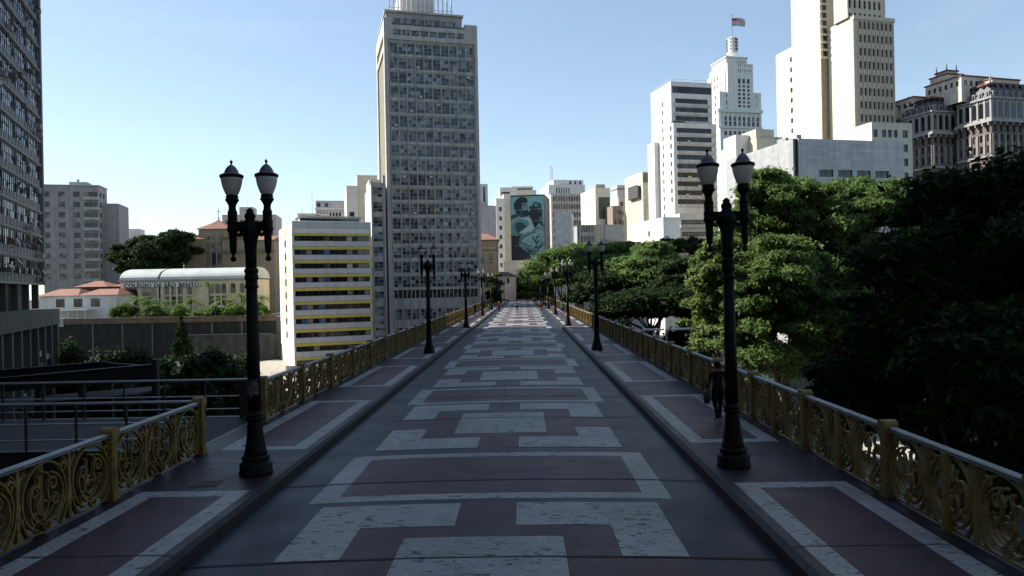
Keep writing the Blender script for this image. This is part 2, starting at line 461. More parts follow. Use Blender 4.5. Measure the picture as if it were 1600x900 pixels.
BAY = 26.0/7.5
def scroll_panel_mesh(gold):
    m = MB(); rb = m.ribbon; m.ribbon = lambda pts, w, t, y=0, mi=0: rb(pts, w*1.15, t*1.0, y, mi); cw = BAY/3; B, T = .06, 1.06
    cz = (B+T)/2; Rr = .49
    for k in range(3):
        cx = cw*(k+.5)
        m.ribbon(arc(cx, cz, Rr, -60, 250, 30), .05, .03)
        m.ribbon(arc(cx+.045, cz-.03, Rr-.10, 150, 440, 26, Rr-.13), .045, .026, y=-.012)
        m.ribbon(arc(cx-.05, cz-.05, Rr-.20, 200, 350, 16), .04, .022, y=.01)
        # inner scrolls: paired curls on short stalks
        m.ribbon(curl(cx-0.022, cz-0.147, 0.163, 90, 1.25, 18), .045, .026)
        m.ribbon(curl(cx-0.224, cz+0.095, 0.106, 0, 1.2), .045, .026, y=-.015)
        m.ribbon(curl(cx+0.168, cz+0.137, 0.119, 200, -1.2), .045, .026, y=-.015)
        m.ribbon(curl(cx-0.224, cz-0.294, 0.094, 60, 1.2), .045, .026)
        m.ribbon(curl(cx+0.224, cz-0.105, 0.094, 100, -1.2), .045, .026)
        m.ribbon(curl(cx+0.022, cz-0.420, 0.081, 180, 1.1), .05, .028, y=-.02)
        m.ribbon(curl(cx+0.403, cz+0.315, 0.088, 0, 1.1), .05, .03, y=-.02)
        m.ribbon([(cx-.115, cz+.09), (cx-.10, cz-.02), (cx-.12, cz-.12)], .045, .028)
        m.ribbon([(cx+.06, cz+.11), (cx+.08, cz), (cx+.11, cz-.12)], .045, .028)
        m.ribbon(arc(cx-.04, cz+.18, .17, 10, 95, 8), .04, .026)
        m.ribbon(arc(cx-.2, cz+.26, .12, -80, 60, 8, .06), .04, .03)
        m.ribbon(arc(cx+.1, cz-.26, .14, 180, 300, 8), .04, .026)
    for k in range(4):
        x = cw*k
        if k in (0, 3):
            sides = (1,) if k == 0 else (-1,)
        else: sides = (-1, 1)
        if k in (1, 2):
            m.box(x-.03, x+.03, -.03, .03, B, T+.02); m.box(x-.045, x+.045, -.036, .036, cz-.06, cz+.0)
            m.box(x-.04, x+.04, -.034, .034, cz+.34, cz+.39)
        for s in sides:
            for (o, top) in ((.035, .0), (.075, -.16)):
                pts = []
                for i in range(9):
                    t = i/8; pts.append((x+s*(o+.17*(1-t)**2.2), B+t*(.46+top)))
                m.ribbon(pts, .05, .026, y=-.012 if o > .05 else 0)
                pts = [(x+s*(o*.6+.13*(i/6)**2), cz+.28+i/6*(.19+top*.3)) for i in range(7)]
                m.ribbon(pts, .045, .022)
    # slim post standing behind the middle ring
    m.box(BAY/2-.045, BAY/2+.045, .03, .11, 0, T+.03); m.box(BAY/2-.06, BAY/2+.06, .02, .12, 0, .1)
    m.box(0, BAY, -.02, .02, .035, .062)
    return m.mesh('scroll_panel', [gold])

def post_mesh(gold):
    m = MB()
    w = .088
    m.box(-w-.025, w+.025, -w-.025, w+.025, 0, .09); m.box(-w, w, -w, w, .09, 1.08)
    m.box(-w-.02, w+.02, -w-.02, w+.02, 1.02, 1.075)
    # rounded cap
    pts = [(-w-.03, 1.08), (-w-.03, 1.14)]+[((w+.03)*math.cos(R(180-18*i)), 1.14+.09*math.sin(R(18*i))) for i in range(1, 10)]+[(w+.03, 1.14), (w+.03, 1.08)]
    n = len(pts); vs = [(x, -w-.03, z) for x, z in pts]+[(x, w+.03, z) for x, z in pts]
    m.add(vs, [tuple(range(n)), tuple(range(2*n-1, n-1, -1))]+[(i, n+i, n+(i+1) % n, (i+1) % n) for i in range(n)])
    m.box(-.05, .05, -w-.012, -w, .2, .9)
    for s in (-1, 1):
        m.box(-.09, .09, s*w-.02, s*w+.02, .09, .16)
    return m.mesh('post', [gold])

def balustrades():
    gm, nt, b, _ = new_mat('golden yellow paint')
    c = ramp(nt, noise(nt, 3, 5), [(.3, (.10,.065,.02)), (.5, (.18,.125,.036)), (.75, (.25,.18,.06))])
    c = mixc(nt, ramp(nt, noise(nt, 14, 4), [(.56, (0,0,0)), (.68, (1,1,1))]), c, (.10,.05,.022))
    nt.links.new(c, b.inputs['Base Color']); b.inputs['Roughness'].default_value = .5; b.inputs['Specular IOR Level'].default_value = .3
    steel = mat('galvanised handrail', (.27,.275,.28), .5, var=.25, scale=2, streak=0, metallic=.5)
    sp, pm = scroll_panel_mesh(gm), post_mesh(gm)
    def run(label, x, ya, nb, end_post=True, cat='railing'):
        t = thing('balustrade', label, cat, (x, ya, 0), R(90), 'golden scrollwork railings along the viaduct')
        for k in range(nb+1):
            if k < nb: link('scroll_panel', sp, t, (k*BAY, 0, 0), 0 if x < 0 else 0)
            link('post', pm, t, (k*BAY, 0, 0))
        m = MB()
        L = nb*BAY
        for k in range(nb):
            a, b2 = k*BAY+.137, (k+1)*BAY-.137
            m.tube([(a, -.03, 1.115), (b2, -.03, 1.115)], .028, 8); m.tube([(a, .03, 1.115), (b2, .03, 1.115)], .028, 8)
            m.box(a, b2, -.06, .06, 1.072, 1.088)
        m.build('handrail', steel, t, smooth=False)
    run('golden scrollwork railing with grey handrail along the whole right side of the viaduct', RW, 11.93-BAY*6, 67)
    run('short golden scrollwork railing in the left foreground, ending at a post by the walkway opening', -RW, 15.87-BAY*7, 7)
    run('golden scrollwork railing running from behind the first left lamp to the far end', -RW, 19.75, 59)

# ------------------------------------------------------------------ street lamps
def make_lamp():
    iron, nt, b, _ = new_mat('black cast iron')
    c = ramp(nt, noise(nt, 6, 5), [(.35, (.003,.003,.003)), (.7, (.007,.007,.007))])
    nt.links.new(c, b.inputs['Base Color']); b.inputs['Roughness'].default_value = .55; b.inputs['Specular IOR Level'].default_value = .15
    bump(nt, b, noise(nt, 30, 3), .15, .01)
    capm = mat('grey lamp cap', (.10,.105,.12), .45, var=.2, streak=0)
    gl, nt, b, out = new_mat('frosted lamp glass')
    b.inputs['Base Color'].default_value = (.72,.71,.69,1); b.inputs['Roughness'].default_value = .35
    tr = nt.nodes.new('ShaderNodeBsdfTranslucent'); tr.inputs[0].default_value = (.75,.73,.7,1)
    mx = nt.nodes.new('ShaderNodeMixShader'); mx.inputs[0].default_value = .35
    nt.links.new(b.outputs[0], mx.inputs[1]); nt.links.new(tr.outputs[0], mx.inputs[2]); nt.links.new(mx.outputs[0], out.inputs[0])
    root = thing('street_lamp', 'x', 'street lamp', group='twin lantern lamps lining the viaduct')
    m = MB()
    m.lathe([(.315,0),(.315,.04),(.30,.07),(.305,.19),(.29,.215),(.25,.235),(.245,.27),(.262,.30),(.255,.34),(.225,.365)], 24)
    m.build('base', iron, root, True)
    m = MB()
    m.lathe([(.222,.36),(.205,.43),(.175,.6),(.152,.78),(.14,.95),(.136,1.02)], 24, flute=.09)
    m.lathe([(.14,1.02),(.165,1.04),(.168,1.075),(.15,1.09),(.158,1.11),(.16,1.15),(.14,1.17),(.132,1.2)], 24)
    m.lathe([(.126,1.2),(.118,2.2),(.104,3.55)], 24, flute=.08)
    m.lathe([(.104,3.55),(.125,3.57),(.13,3.6),(.112,3.63),(.108,3.7),(.128,3.74),(.13,3.78),(.115,3.82),(.122,3.86),(.135,3.89),(.12,3.93),(.102,3.96)], 20)
    m.lathe([(.1,3.96),(.105,4.2),(.118,4.42),(.15,4.56),(.185,4.66),(.19,4.72),(.15,4.8),(.1,4.86),(.085,4.89),(.105,4.92),(.1,4.97),(.06,5.02),(.075,5.05),(.03,5.09),(.004,5.11)], 20)
    m.build('shaft', iron, root, True)
    m = MB()
    m.box(-.335, .335, -.05, .05, 4.66, 4.84); m.box(-.3, .3, -.06, .06, 4.7, 4.735); m.box(-.3, .3, -.06, .06, 4.79, 4.815)
    for s in (-1, 1):
        pts = [(s*(.15+.14*i/8), 4.65-.12*math.sin(math.pi*(i/8))*(1-i/12)) for i in range(9)]
        m.ribbon(pts, .05, .04); m.ribbon(curl(s*.2, 4.6, .045, 90, s*1.1), .05, .02)
    m.build('crossarm', iron, root)
    for s in (-1, 1):
        x = s*.335
        m = MB()
        m.lathe([(.004,4.07),(.04,4.085),(.056,4.12),(.045,4.16),(.022,4.18),(.03,4.22),(.062,4.25),(.058,4.28),(.062,4.3),(.075,4.6),(.082,4.64),(.1,4.66),(.105,4.71),(.095,4.76),(.1,4.8),(.1,4.84),(.088,4.86),
                 (.088,5.0),(.095,5.02),(.075,5.06),(.066,5.11),(.075,5.17),(.105,5.22),(.128,5.25),(.128,5.275),(.112,5.29),(.118,5.32),(.112,5.345),(.1,5.355)], 16, (x,0,0))
        t = m.build('torch_holder', iron, root, True)
        m = MB()
        m.lathe([(.1,5.356),(.115,5.37),(.15,5.45),(.178,5.54),(.196,5.63),(.203,5.685)], 20, (x,0,0))
        m.build('lantern_globe', gl, t, True)
        m = MB()
        m.lathe([(.212,5.686),(.222,5.70),(.222,5.735),(.212,5.745)], 20, (x,0,0), 1)
        m.lathe([(.205,5.7452),(.17,5.765),(.135,5.775),(.13,5.81),(.105,5.86),(.075,5.90),(.04,5.93),(.025,5.94)], 20, (x,0,0), 0)
        m.lathe([(.02,5.9402),(.014,5.96),(.03,5.985),(.026,6.01),(.008,6.03),(.003,6.045)], 10, (x,0,0), 1)
        m.build('lantern_cap', [capm, iron], t, True)
    return root
ORD = ['nearest', 'second', 'third', 'fourth', 'fifth', 'sixth', 'seventh', 'eighth']
def lamps():
    root = make_lamp(); first = True
    for k in range(8):
        for s in (-1, 1):
            o = root if first else copy_tree(root); first = False
            o.location = (s*4.57, 14.07+26.0*k, 0)
            o.rotation_euler = (R(random.uniform(-.3, .3)), R(-.5 if k == 0 and s > 0 else random.uniform(-.35, .35)), R(random.uniform(-2, 2)))
            side = 'left' if s < 0 else 'right'
            extra = ''
            if k == 0: o['label'] = 'tall black twin-lantern lamp post nearest the camera on the %s pavement' % side
            else: o['label'] = 'black twin-lantern lamp post, %s from the camera on the %s pavement' % (ORD[k], side)

    # torn remains of a poster on the nearest left lamp
    o = root; m = MB(); rr = random.Random(3)
    for i in range(9):
        a0 = R(-150+i*13); a1 = R(-150+i*13+13); z0 = 1.45+rr.uniform(0, .08); z1 = 1.86-rr.uniform(0, .12)
        m.quad((.129*math.cos(a0), .129*math.sin(a0), z0), (.129*math.cos(a1), .129*math.sin(a1), z0+.02), (.129*math.cos(a1), .129*math.sin(a1), z1), (.129*math.cos(a0), .129*math.sin(a0), z1-.02))
    m.build('poster_remnant', mat('torn poster paper', (.09,.085,.08), .9, var=.6, scale=14, streak=0, fine=30), o)

# ------------------------------------------------------------------ generic building
WCACHE = {}
def win_mesh(w, h, st):
    key = (round(w,2), round(h,2), st)
    if key in WCACHE: return WCACHE[key]
    nx, nz, fwid, frm, gls = STYLES[st]
    m = MB(); y0, y1 = -.05, .02
    if fwid:
        m.box(0, fwid, y0, y1, 0, h, 1); m.box(w-fwid, w, y0, y1, 0, h, 1)
        m.box(fwid, w-fwid, y0, y1, 0, fwid, 1); m.box(fwid, w-fwid, y0, y1, h-fwid, h, 1)
        b = fwid*.7
        for i in range(1, nx): m.box(w*i/nx-b/2, w*i/nx+b/2, y0+.01, y1, fwid, h-fwid, 1)
        for i in range(1, nz): m.box(fwid, w-fwid, y0+.015, y1-.001, h*i/nz-b/2, h*i/nz+b/2, 1)
    rr = random.Random(hash(key) & 0xffff)
    for i in range(nx):
        for k in range(nz):
            t = rr.uniform(-.012, .012)
            m.quad((w*i/nx, .005+t, h*k/nz), (w*(i+1)/nx, .005-t, h*k/nz), (w*(i+1)/nx, .005-t, h*(k+1)/nz), (w*i/nx, .005+t, h*(k+1)/nz), 0)
    me = m.mesh('window', [gls, frm]); WCACHE[key] = me
    return me
STYLES = {
 'office': (2, 3, .06, FR_MID, G_MID), 'small': (3, 2, .05, FR_MID, G_MID), 'dark': (2, 2, .06, FR_DARK, G_DARK), 'plain': (1, 1, .06, FR_DARK, G_DARK),
 'band13': (13, 1, .07, FR_DARK, G_BAND), 'black': (6, 1, .05, FR_DARK, G_BLACK), 'light': (2, 2, .09, FR_LIGHT, G_DARK),
 'towerL': (4, 2, .06, FR_DARK, G_TOWER_L), 'tall': (1, 4, .06, FR_DARK, G_DARK), 'slot': (1, 1, 0, FR_DARK, G_BLACK), 'gal': (3, 1, .05, FR_MID, G_DARK), 'teal': (2, 2, .05, FR_DARK, G_DARK),
}

def grid(s0, s1, nc, frac, z0, pitch, nr, h, st):
    c = (s1-s0)/nc; out = []
    for r in range(nr):
        for k in range(nc):
            a = s0+c*k+c*(1-frac)/2
            out.append((a, z0+pitch*r, a+c*frac, z0+pitch*r+h, st))
    return out

class Bld:
    def __init__(s, name, label, cat, pxc, pyc, Y, rot, pxr, depth, base=GZ, group=None):
        P = at(pxc, pyc, Y); s.base = base; s.Y = Y
        s.rot = R(rot); u = Vector((math.cos(s.rot), math.sin(s.rot), 0))
        s.O = Vector((P.x, P.y, base)); s.u = u; s.v = Vector((-u.y, u.x, 0))
        lo, hi = 0, 150
        for _ in range(50):
            mid = (lo+hi)/2
            if proj(Vector((P.x, P.y, P.z))+u*mid)[0] < pxr: lo = mid
            else: hi = mid
        s.w = lo; s.d = depth; s.top = P.z-base
        s.ux, s.uy = P.x, P.y; s.pxc = pxc
        s.root = thing(name, label, cat, s.O, s.rot, group)
        s.wins = []; s.wname = 'window'
    def Z(s, py, px=None):   # local height of a picture row seen at the front left corner
        return at(s.pxc if px is None else px, py, s.Y).z-s.base
    def S(s, px, py=400):    # distance along the front of a picture column
        lo, hi = -60, 200; P = s.O+Vector((0, 0, s.Z(py)))
        for _ in range(50):
            mid = (lo+hi)/2
            if proj(P+s.u*mid)[0] < px: lo = mid
            else: hi = mid
        return lo
    def W(s, x, y, z): return s.O+s.u*x+s.v*y+Vector((0, 0, z))
    def Zat(s, px, py, y, x=0):      # local height of a picture row at a local depth y
        q = s.W(x, y, 0); return at(px, py, q.y).z-s.base
    def X(s, px, py, y):             # local x of a picture column on the plane at local depth y
        lo, hi = -80, 120
        for _ in range(50):
            mid = (lo+hi)/2; q = s.W(mid, y, s.Zat(px, py, y, mid))
            if proj(q)[0] < px: lo = mid
            else: hi = mid
        return lo
    def Yto(s, px, x, y0, z):        # local depth at which the plane at local x reaches a picture column (receding to the left)
        lo, hi = y0, y0+60
        for _ in range(50):
            mid = (lo+hi)/2
            if proj(s.W(x, mid, z))[0] > px: lo = mid
            else: hi = mid
        return lo
    def part(s, m, name, mats, smooth=False): return m.build(name, mats, s.root, smooth)
    def wall(s, m, org, ang, L, z0, z1, wins, rec, mi=0):
        wins = [w for w in wins if w[0] >= 0 and w[2] <= L and w[1] >= z0 and w[3] <= z1]
        ca, sa = math.cos(ang), math.sin(ang)
        def P(a, z, d=0): return (org[0]+ca*a-sa*d, org[1]+sa*a+ca*d, z)
        us = sorted({0, round(L,4)} | {round(min(max(q,0),L),4) for w in wins for q in (w[0], w[2])})
        zs = sorted({round(z0,4), round(z1,4)} | {round(min(max(q,z0),z1),4) for w in wins for q in (w[1], w[3])})
        for i in range(len(us)-1):
            if us[i+1]-us[i] < 1e-4: continue
            cu = (us[i]+us[i+1])/2
            col = [w for w in wins if w[0] < cu < w[2]]
            start = None
            for k in range(len(zs)-1):
                czz = (zs[k]+zs[k+1])/2
                hole = any(w[1] < czz < w[3] for w in col)
                if not hole and start is None: start = zs[k]
                if hole and start is not None:
                    m.quad(P(us[i],start), P(us[i+1],start), P(us[i+1],zs[k]), P(us[i],zs[k]), mi); start = None
            if start is not None: m.quad(P(us[i],start), P(us[i+1],start), P(us[i+1],z1), P(us[i],z1), mi)
        for w in wins:
            a, b, c, d = w[0], w[2], w[1], w[3]
            m.quad(P(a,c), P(a,d), P(a,d,rec), P(a,c,rec), mi); m.quad(P(b,c), P(b,c,rec), P(b,d,rec), P(b,d), mi)
            m.quad(P(a,c), P(a,c,rec), P(b,c,rec), P(b,c), mi); m.quad(P(a,d), P(b,d), P(b,d,rec), P(a,d,rec), mi)
            p = P(a, c, rec-.025)
            s.wins.append((p, ang, b-a, d-c, w[4]))
    def block(s, x0, x1, y0, y1, z0, z1, F=(), L=(), Rr=(), rec=.18, mats=None, name='wall', parapet=0, roof=None):
        m = MB()
        s.wall(m, (x0, y0), 0, x1-x0, z0, z1, list(F), rec)
        s.wall(m, (x0, y1), -math.pi/2, y1-y0, z0, z1, list(L), rec)
        s.wall(m, (x1, y0), math.pi/2, y1-y0, z0, z1, list(Rr), rec)
        s.wall(m, (x1, y1), math.pi, x1-x0, z0, z1, [], rec)
        if parapet:
            m.quad((x0,y0,z1-parapet),(x1,y0,z1-parapet),(x1,y1,z1-parapet),(x0,y1,z1-parapet), 1)
            t = .22
            m.box(x0-.04, x1+.04, y0-.04, y0+t, z1, z1+.12); m.box(x0-.04, x1+.04, y1-t, y1+.04, z1, z1+.12)
            m.box(x0-.04, x0+t, y0+t, y1-t, z1, z1+.12); m.box(x1-t, x1+.04, y0+t, y1-t, z1, z1+.12)
        else: m.quad((x0,y0,z1),(x1,y0,z1),(x1,y1,z1),(x0,y1,z1), 1)
        return s.part(m, name, [mats, roof or ROOFG])
    def box(s, name, mat_, *b):
        m = MB(); m.box(*b); return s.part(m, name, mat_)
    def finish(s):
        ws = sorted(s.wins, key=lambda w: -(w[2]*w[3]*(1 if abs(w[1]) < .1 else .4)))
        for p, a, w, h, st in ws[:100]: link(s.wname, win_mesh(w, h, st), s.root, p, a)
        if ws[100:]:
            groups = {}
            m = MB(); mats = []
            for p, a, w, h, st in ws[100:]:
                me = win_mesh(w, h, st); ca, sa = math.cos(a), math.sin(a)
                idx = []
                for mm in me.materials:
                    if mm not in mats: mats.append(mm)
                    idx.append(mats.index(mm))
                o = len(m.v)
                for v in me.vertices: m.v.append((p[0]+ca*v.co.x-sa*v.co.y, p[1]+sa*v.co.x+ca*v.co.y, p[2]+v.co.z))
                for f in me.polygons: m.f.append(tuple(i+o for i in f.vertices)); m.m.append(idx[f.material_index])
            tag(m.build(s.wname, mats, s.root), kind='stuff')
# ------------------------------------------------------------------ buildings
def office_tower():
    b = Bld('office_tower', 'tall grey slab tower with a full grid of glazed windows, beside the left railing', 'tower', 600, 62, 143, 16, 746, 18)
    Z = b.Z; w = b.w; zt = Z(37); fr = CONC
    p = (Z(62)-Z(453))/17
    a0, a1 = 1.0, w-.75
    F = grid(a0, a1, 10, .92, Z(62)-p*17+.4, p, 17, p*.75, 'office')
    F += grid(a0, a1, 20, .84, Z(467), p, 1, Z(453)-Z(466), 'dark')
    F += grid(a0, a1, 10, .84, Z(501), p, 1, Z(484)-Z(501), 'office')
    F += grid(a0, a1, 10, .84, Z(530)-p, p, 2, Z(507)-Z(524), 'office')
    F += grid(b.S(613,47), b.S(726,47), 8, .86, Z(53), p, 1, Z(44)-Z(53), 'small')
    # the glazed field sits in a shallow recess inside a frame
    m = MB()
    b.wall(m, (0, .35), 0, w, 0, Z(59), [f for f in F if f[1] < Z(62)], .16)
    b.part(m, 'curtain_wall', mat('weathered tower concrete', (.44,.42,.39), .85, streak=.35))
    m = MB(); b.wall(m, (0,0), 0, w, Z(60), zt, [f for f in F if f[1] > Z(60)], .3)
    b.wall(m, (0,0), 0, a0-.2, 0, Z(60), [], .2); b.wall(m, (a1+.15,0), 0, w-a1-.15, 0, Z(60), [], .2)
    m.box(a0-.21, a0-.2, 0, .35, 0, Z(60)); m.box(a1+.15, a1+.16, 0, .35, 0, Z(60)); m.quad((a0-.2,0,Z(60)),(a1+.15,0,Z(60)),(a1+.15,.35,Z(60)),(a0-.2,.35,Z(60)))
    # side, back, roof
    m.quad((w,0,0),(w,b.d,0),(w,b.d,zt),(w,0,zt)); m.quad((w,b.d,0),(0,b.d,0),(0,b.d,zt),(w,b.d,zt))
    b.wall(m, (0,b.d), -math.pi/2, b.d, 0, zt, [(2.2, 0, b.d-1.9, Z(75), 'x'), (2.2, Z(66), b.d-1.9, Z(50), 'x')], .3)
    b.wins = [q for q in b.wins if q[4] != 'x']
    m.quad((0,0,zt),(w,0,zt),(w,b.d,zt),(0,b.d,zt))
    b.part(m, 'wall', [mat('pale tower frame', (.47,.445,.41), .85, streak=.3)])
    m = MB(); m.quad((.3,1.8,0),(.3,b.d-2.1,0),(.3,b.d-2.1,Z(48)),(.3,1.8,Z(48))); b.part(m, 'side_panel', mat('ochre panel', (.2,.18,.125), .85))
    rib = mat('tower ribs', (.5,.48,.45), .85, streak=.3)
    c = (a1-a0)/10
    for k in range(11):
        m = MB(); x = a0+c*k; m.box(x-.055, x+.055, .12, .349, 0, Z(62)); b.part(m, 'rib', rib)
    m = MB()
    for k in range(18):
        z = Z(62)-p*k+.1; m.box(a0, a1, .22, .348, z-.14, z+.06)
    b.part(m, 'floor_ledge', rib)
    # air conditioners in some windows
    acm = mat('air conditioner casing', (.5,.5,.48), .6)
    rng = random.Random(5)
    for i in range(22):
        k = rng.randrange(10); r = rng.randrange(5, 17)
        m = MB(); x = a0+c*k+c*rng.uniform(.3,.6); z = Z(62)-p*17+p*r+.45+rng.choice((0, p*.5)); m.box(x-.3, x+.3, -.1, .4, z, z+.42); m.box(x-.22, x+.1, -.105, -.1, z+.06, z+.36)
        b.part(m, 'air_conditioner', rng.choice((acm, CONC_D)))
    # stepped crown between raised corner piers
    for q in ((0, b.S(612,37), 0, 4, zt, Z(27)), (b.S(726,37), w, 0, 4, zt, Z(29)), (0, .5, 4.01, b.d, zt, Z(27))): b.box('corner_pier', MATS['pale tower frame'], *q)
    c0, c1 = b.S(604,22), b.S(724,22)
    b.block(c0, c1, 1.6, b.d-3, zt, Z(13), F=grid(c0+.8, c1-.3, 9, .84, Z(34.5), 3, 1, Z(22)-Z(34.5), 'small'), mats=CONC, name='crown')
    b.box('crown_slab', CONC_L, c0-.3, c1+.3, 1.3, b.d-2.7, Z(13), Z(10))
    m = MB(); n = 22
    for k in range(n+1):
        x = c0+.8+(c1-c0-1)*k/n; m.box(x-.06, x+.06, .1, 1.59, Z(37)+.02, Z(37)+.3)
    m.box(c0+.6, c1, .3, .5, Z(37)+.302, Z(37)+.42)
    b.part(m, 'roof_railing', CONC_D)
    m = MB(); q0, q1 = b.S(610,5), b.S(709,5); zh = Z(10)+5.5
    for k in range(15):
        x = q0+(q1-q0)*k/14; m.box(x-.11, x+.11, 2.4, 2.62, Z(10), zh)
    m.box(q0-.3, q1+.3, 2.35, 2.7, zh, zh+.4); m.box(q0-.3, q1+.3, 2.45, 2.55, Z(3), Z(3)+.12)
    b.part(m, 'roof_screen', WHITE)
    m = MB(); m.box(q0+2.4, q1-3.5, 4, b.d-5, Z(10), zh-.2); b.part(m, 'plant_room', GREYW)
    m = MB()
    for dx in (0, 1.1):
        m.bar((q0+1+dx, 6, Z(10)), (q0+1+dx, 6, Z(10)+16), .12, .12)
    b.part(m, 'antenna', GREYW)
    b.finish()
    # lower annex with the blank white gable
    a = Bld('tower_annex', 'narrow annex with a blank bright white side wall, against the slab tower', 'building', 580, 286, 141, 16, 599, 17)
    Z = a.Z; p2 = p
    F = grid(.15, a.w-.15, 1, .9, Z(286)-p2*11+.2, p2, 11, p2*.66, 'office')
    a.block(0, a.w, 0, a.d, 0, a.top, F=F, mats=mat('annex grey front', (.42,.4,.37), .85, streak=.3), parapet=.5)
    a.box('gable_render', WHITE, -.06, -.003, .1, a.d-.05, 0, a.top-.2)
    m = MB(); m.box(-.1, .15, -.35, .1, 0, a.top+.6); m.box(a.w-.12, a.w+.3, -.35, .1, 0, a.top+1.5); a.part(m, 'pilaster', CONC)
    a.box('roof_house', BEIGE_L, .1, a.w-.1, 7, 15, a.top+.1, Z(272))
    m = MB()
    for k in range(8): m.bar((.2, 1+k*1.8, a.top+.12), (.2, 1+k*1.8, a.top+1.3), .05, .05)
    m.bar((.2, 1, a.top+1.3), (.2, 13.6, a.top+1.3), .06, .06); a.part(m, 'roof_railing', GREYW)
    a.finish()

def striped_block():
    b = Bld('striped_block', 'mid-rise block with yellow and grey bands and a white side wall', 'building', 456, 346, 128, 24, 579, 22)
    Z = b.Z; w = b.w; d = b.d
    rows = [372.5, 394, 416, 437.5, 459, 481, 503, 525, 546.5]
    pitch = (Z(372.5)-Z(546.5))/8
    yel = mat('yellow paint', (.58,.45,.065), .7, var=.1, streak=.15); gr = mat('pale grey band', (.5,.49,.5), .8, var=.06, streak=.15)
    F = []
    for k in range(10):
        zc = Z(372.5)-pitch*k
        F.append((.3, zc-.44, w-.3, zc+.5, 'band13'))
    b.block(0, w, 0, d, 0, b.top, F=F, mats=mat('white street render', (.7,.7,.715), .75, var=.04, streak=.1), rec=.22, parapet=.3)
    for k in range(10):
        zc = Z(372.5)-pitch*k
        b.box('yellow_band', yel, .12, w-.12, -.16, -.003, zc+.53, zc+.95)
        b.box('grey_band', gr, .12, w-.12, -.2, -.003, zc-1.32, zc-.46)
    b.box('grey_band', gr, .0, w, -.2, -.003, b.top-1.05, b.top+.02)
    b.box('edge_strip', yel, w-.1, w+.02, -.1, -.002, 0, b.top-1.1); b.box('edge_strip', mat('grey edge', (.4,.4,.4)), -.02, .1, -.1, -.002, 0, b.top-1.1)
    # blind mural-stained gable with a recessed strip of small windows
    gm, nt, bb, _ = new_mat('faded mural render')
    n1 = ramp(nt, noise(nt, .16, 4, (1, 1, .7)), [(.42, (.82,.81,.79)), (.56, (.55,.74,.75)), (.66, (.8,.8,.78)), (.8, (.75,.6,.62))])
    n2 = ramp(nt, noise(nt, .8, 5, (1,1,.5)), [(.45, (1,1,1)), (.62, (.82,.86,.87))])
    nt.links.new(mixc(nt, 1.0, n1, n2, 'MULTIPLY'), bb.inputs['Base Color']); bb.inputs['Roughness'].default_value = .8
    b.box('mural_panel', gm, -.05, -.002, .15, 8.6, Z(510), b.top-.1)
    b.box('mural_panel', gm, -.05, -.002, 12.6, d-.1, Z(508), b.top-.1)
    st = mat('ochre strip', (.5,.42,.22), .8)
    b.box('window_strip', st, -.03, -.002, 8.8, 12.4, Z(505), b.top-.6)
    for k in range(8):
        zc = Z(375)-pitch*k
        link('window', win_mesh(1.3, 1.2, 'dark'), b.root, (-.06, 11.3, zc-.6), -math.pi/2)
    m = MB(); m.box(1.5, w-1.6, 1.5, 7, b.top-.28, b.top+1.0); m.box(1.1, w-1.2, 1.1, 7.4, b.top+1.001, b.top+1.2); b.part(m, 'roof_house', OFFW)
    m = MB(); m.box(1.55, w-1.8, 1.45, 1.499, b.top+.35, b.top+.75); b.part(m, 'roof_window', G_DARK)
    b.finish()
    # low wall and rubble yard near its foot
    m = MB(); m.box(0, 22, 0, .35, 0, 1.7); m.box(-.05, 22.05, -.05, .4, 1.7, 1.82)
    P = at(404, 575, 104); tag(m.build('yard_wall', CONC_L, loc=(P.x, 116, GZ), rz=R(14)), 'low pale concrete yard wall at the foot of the striped block', 'wall')

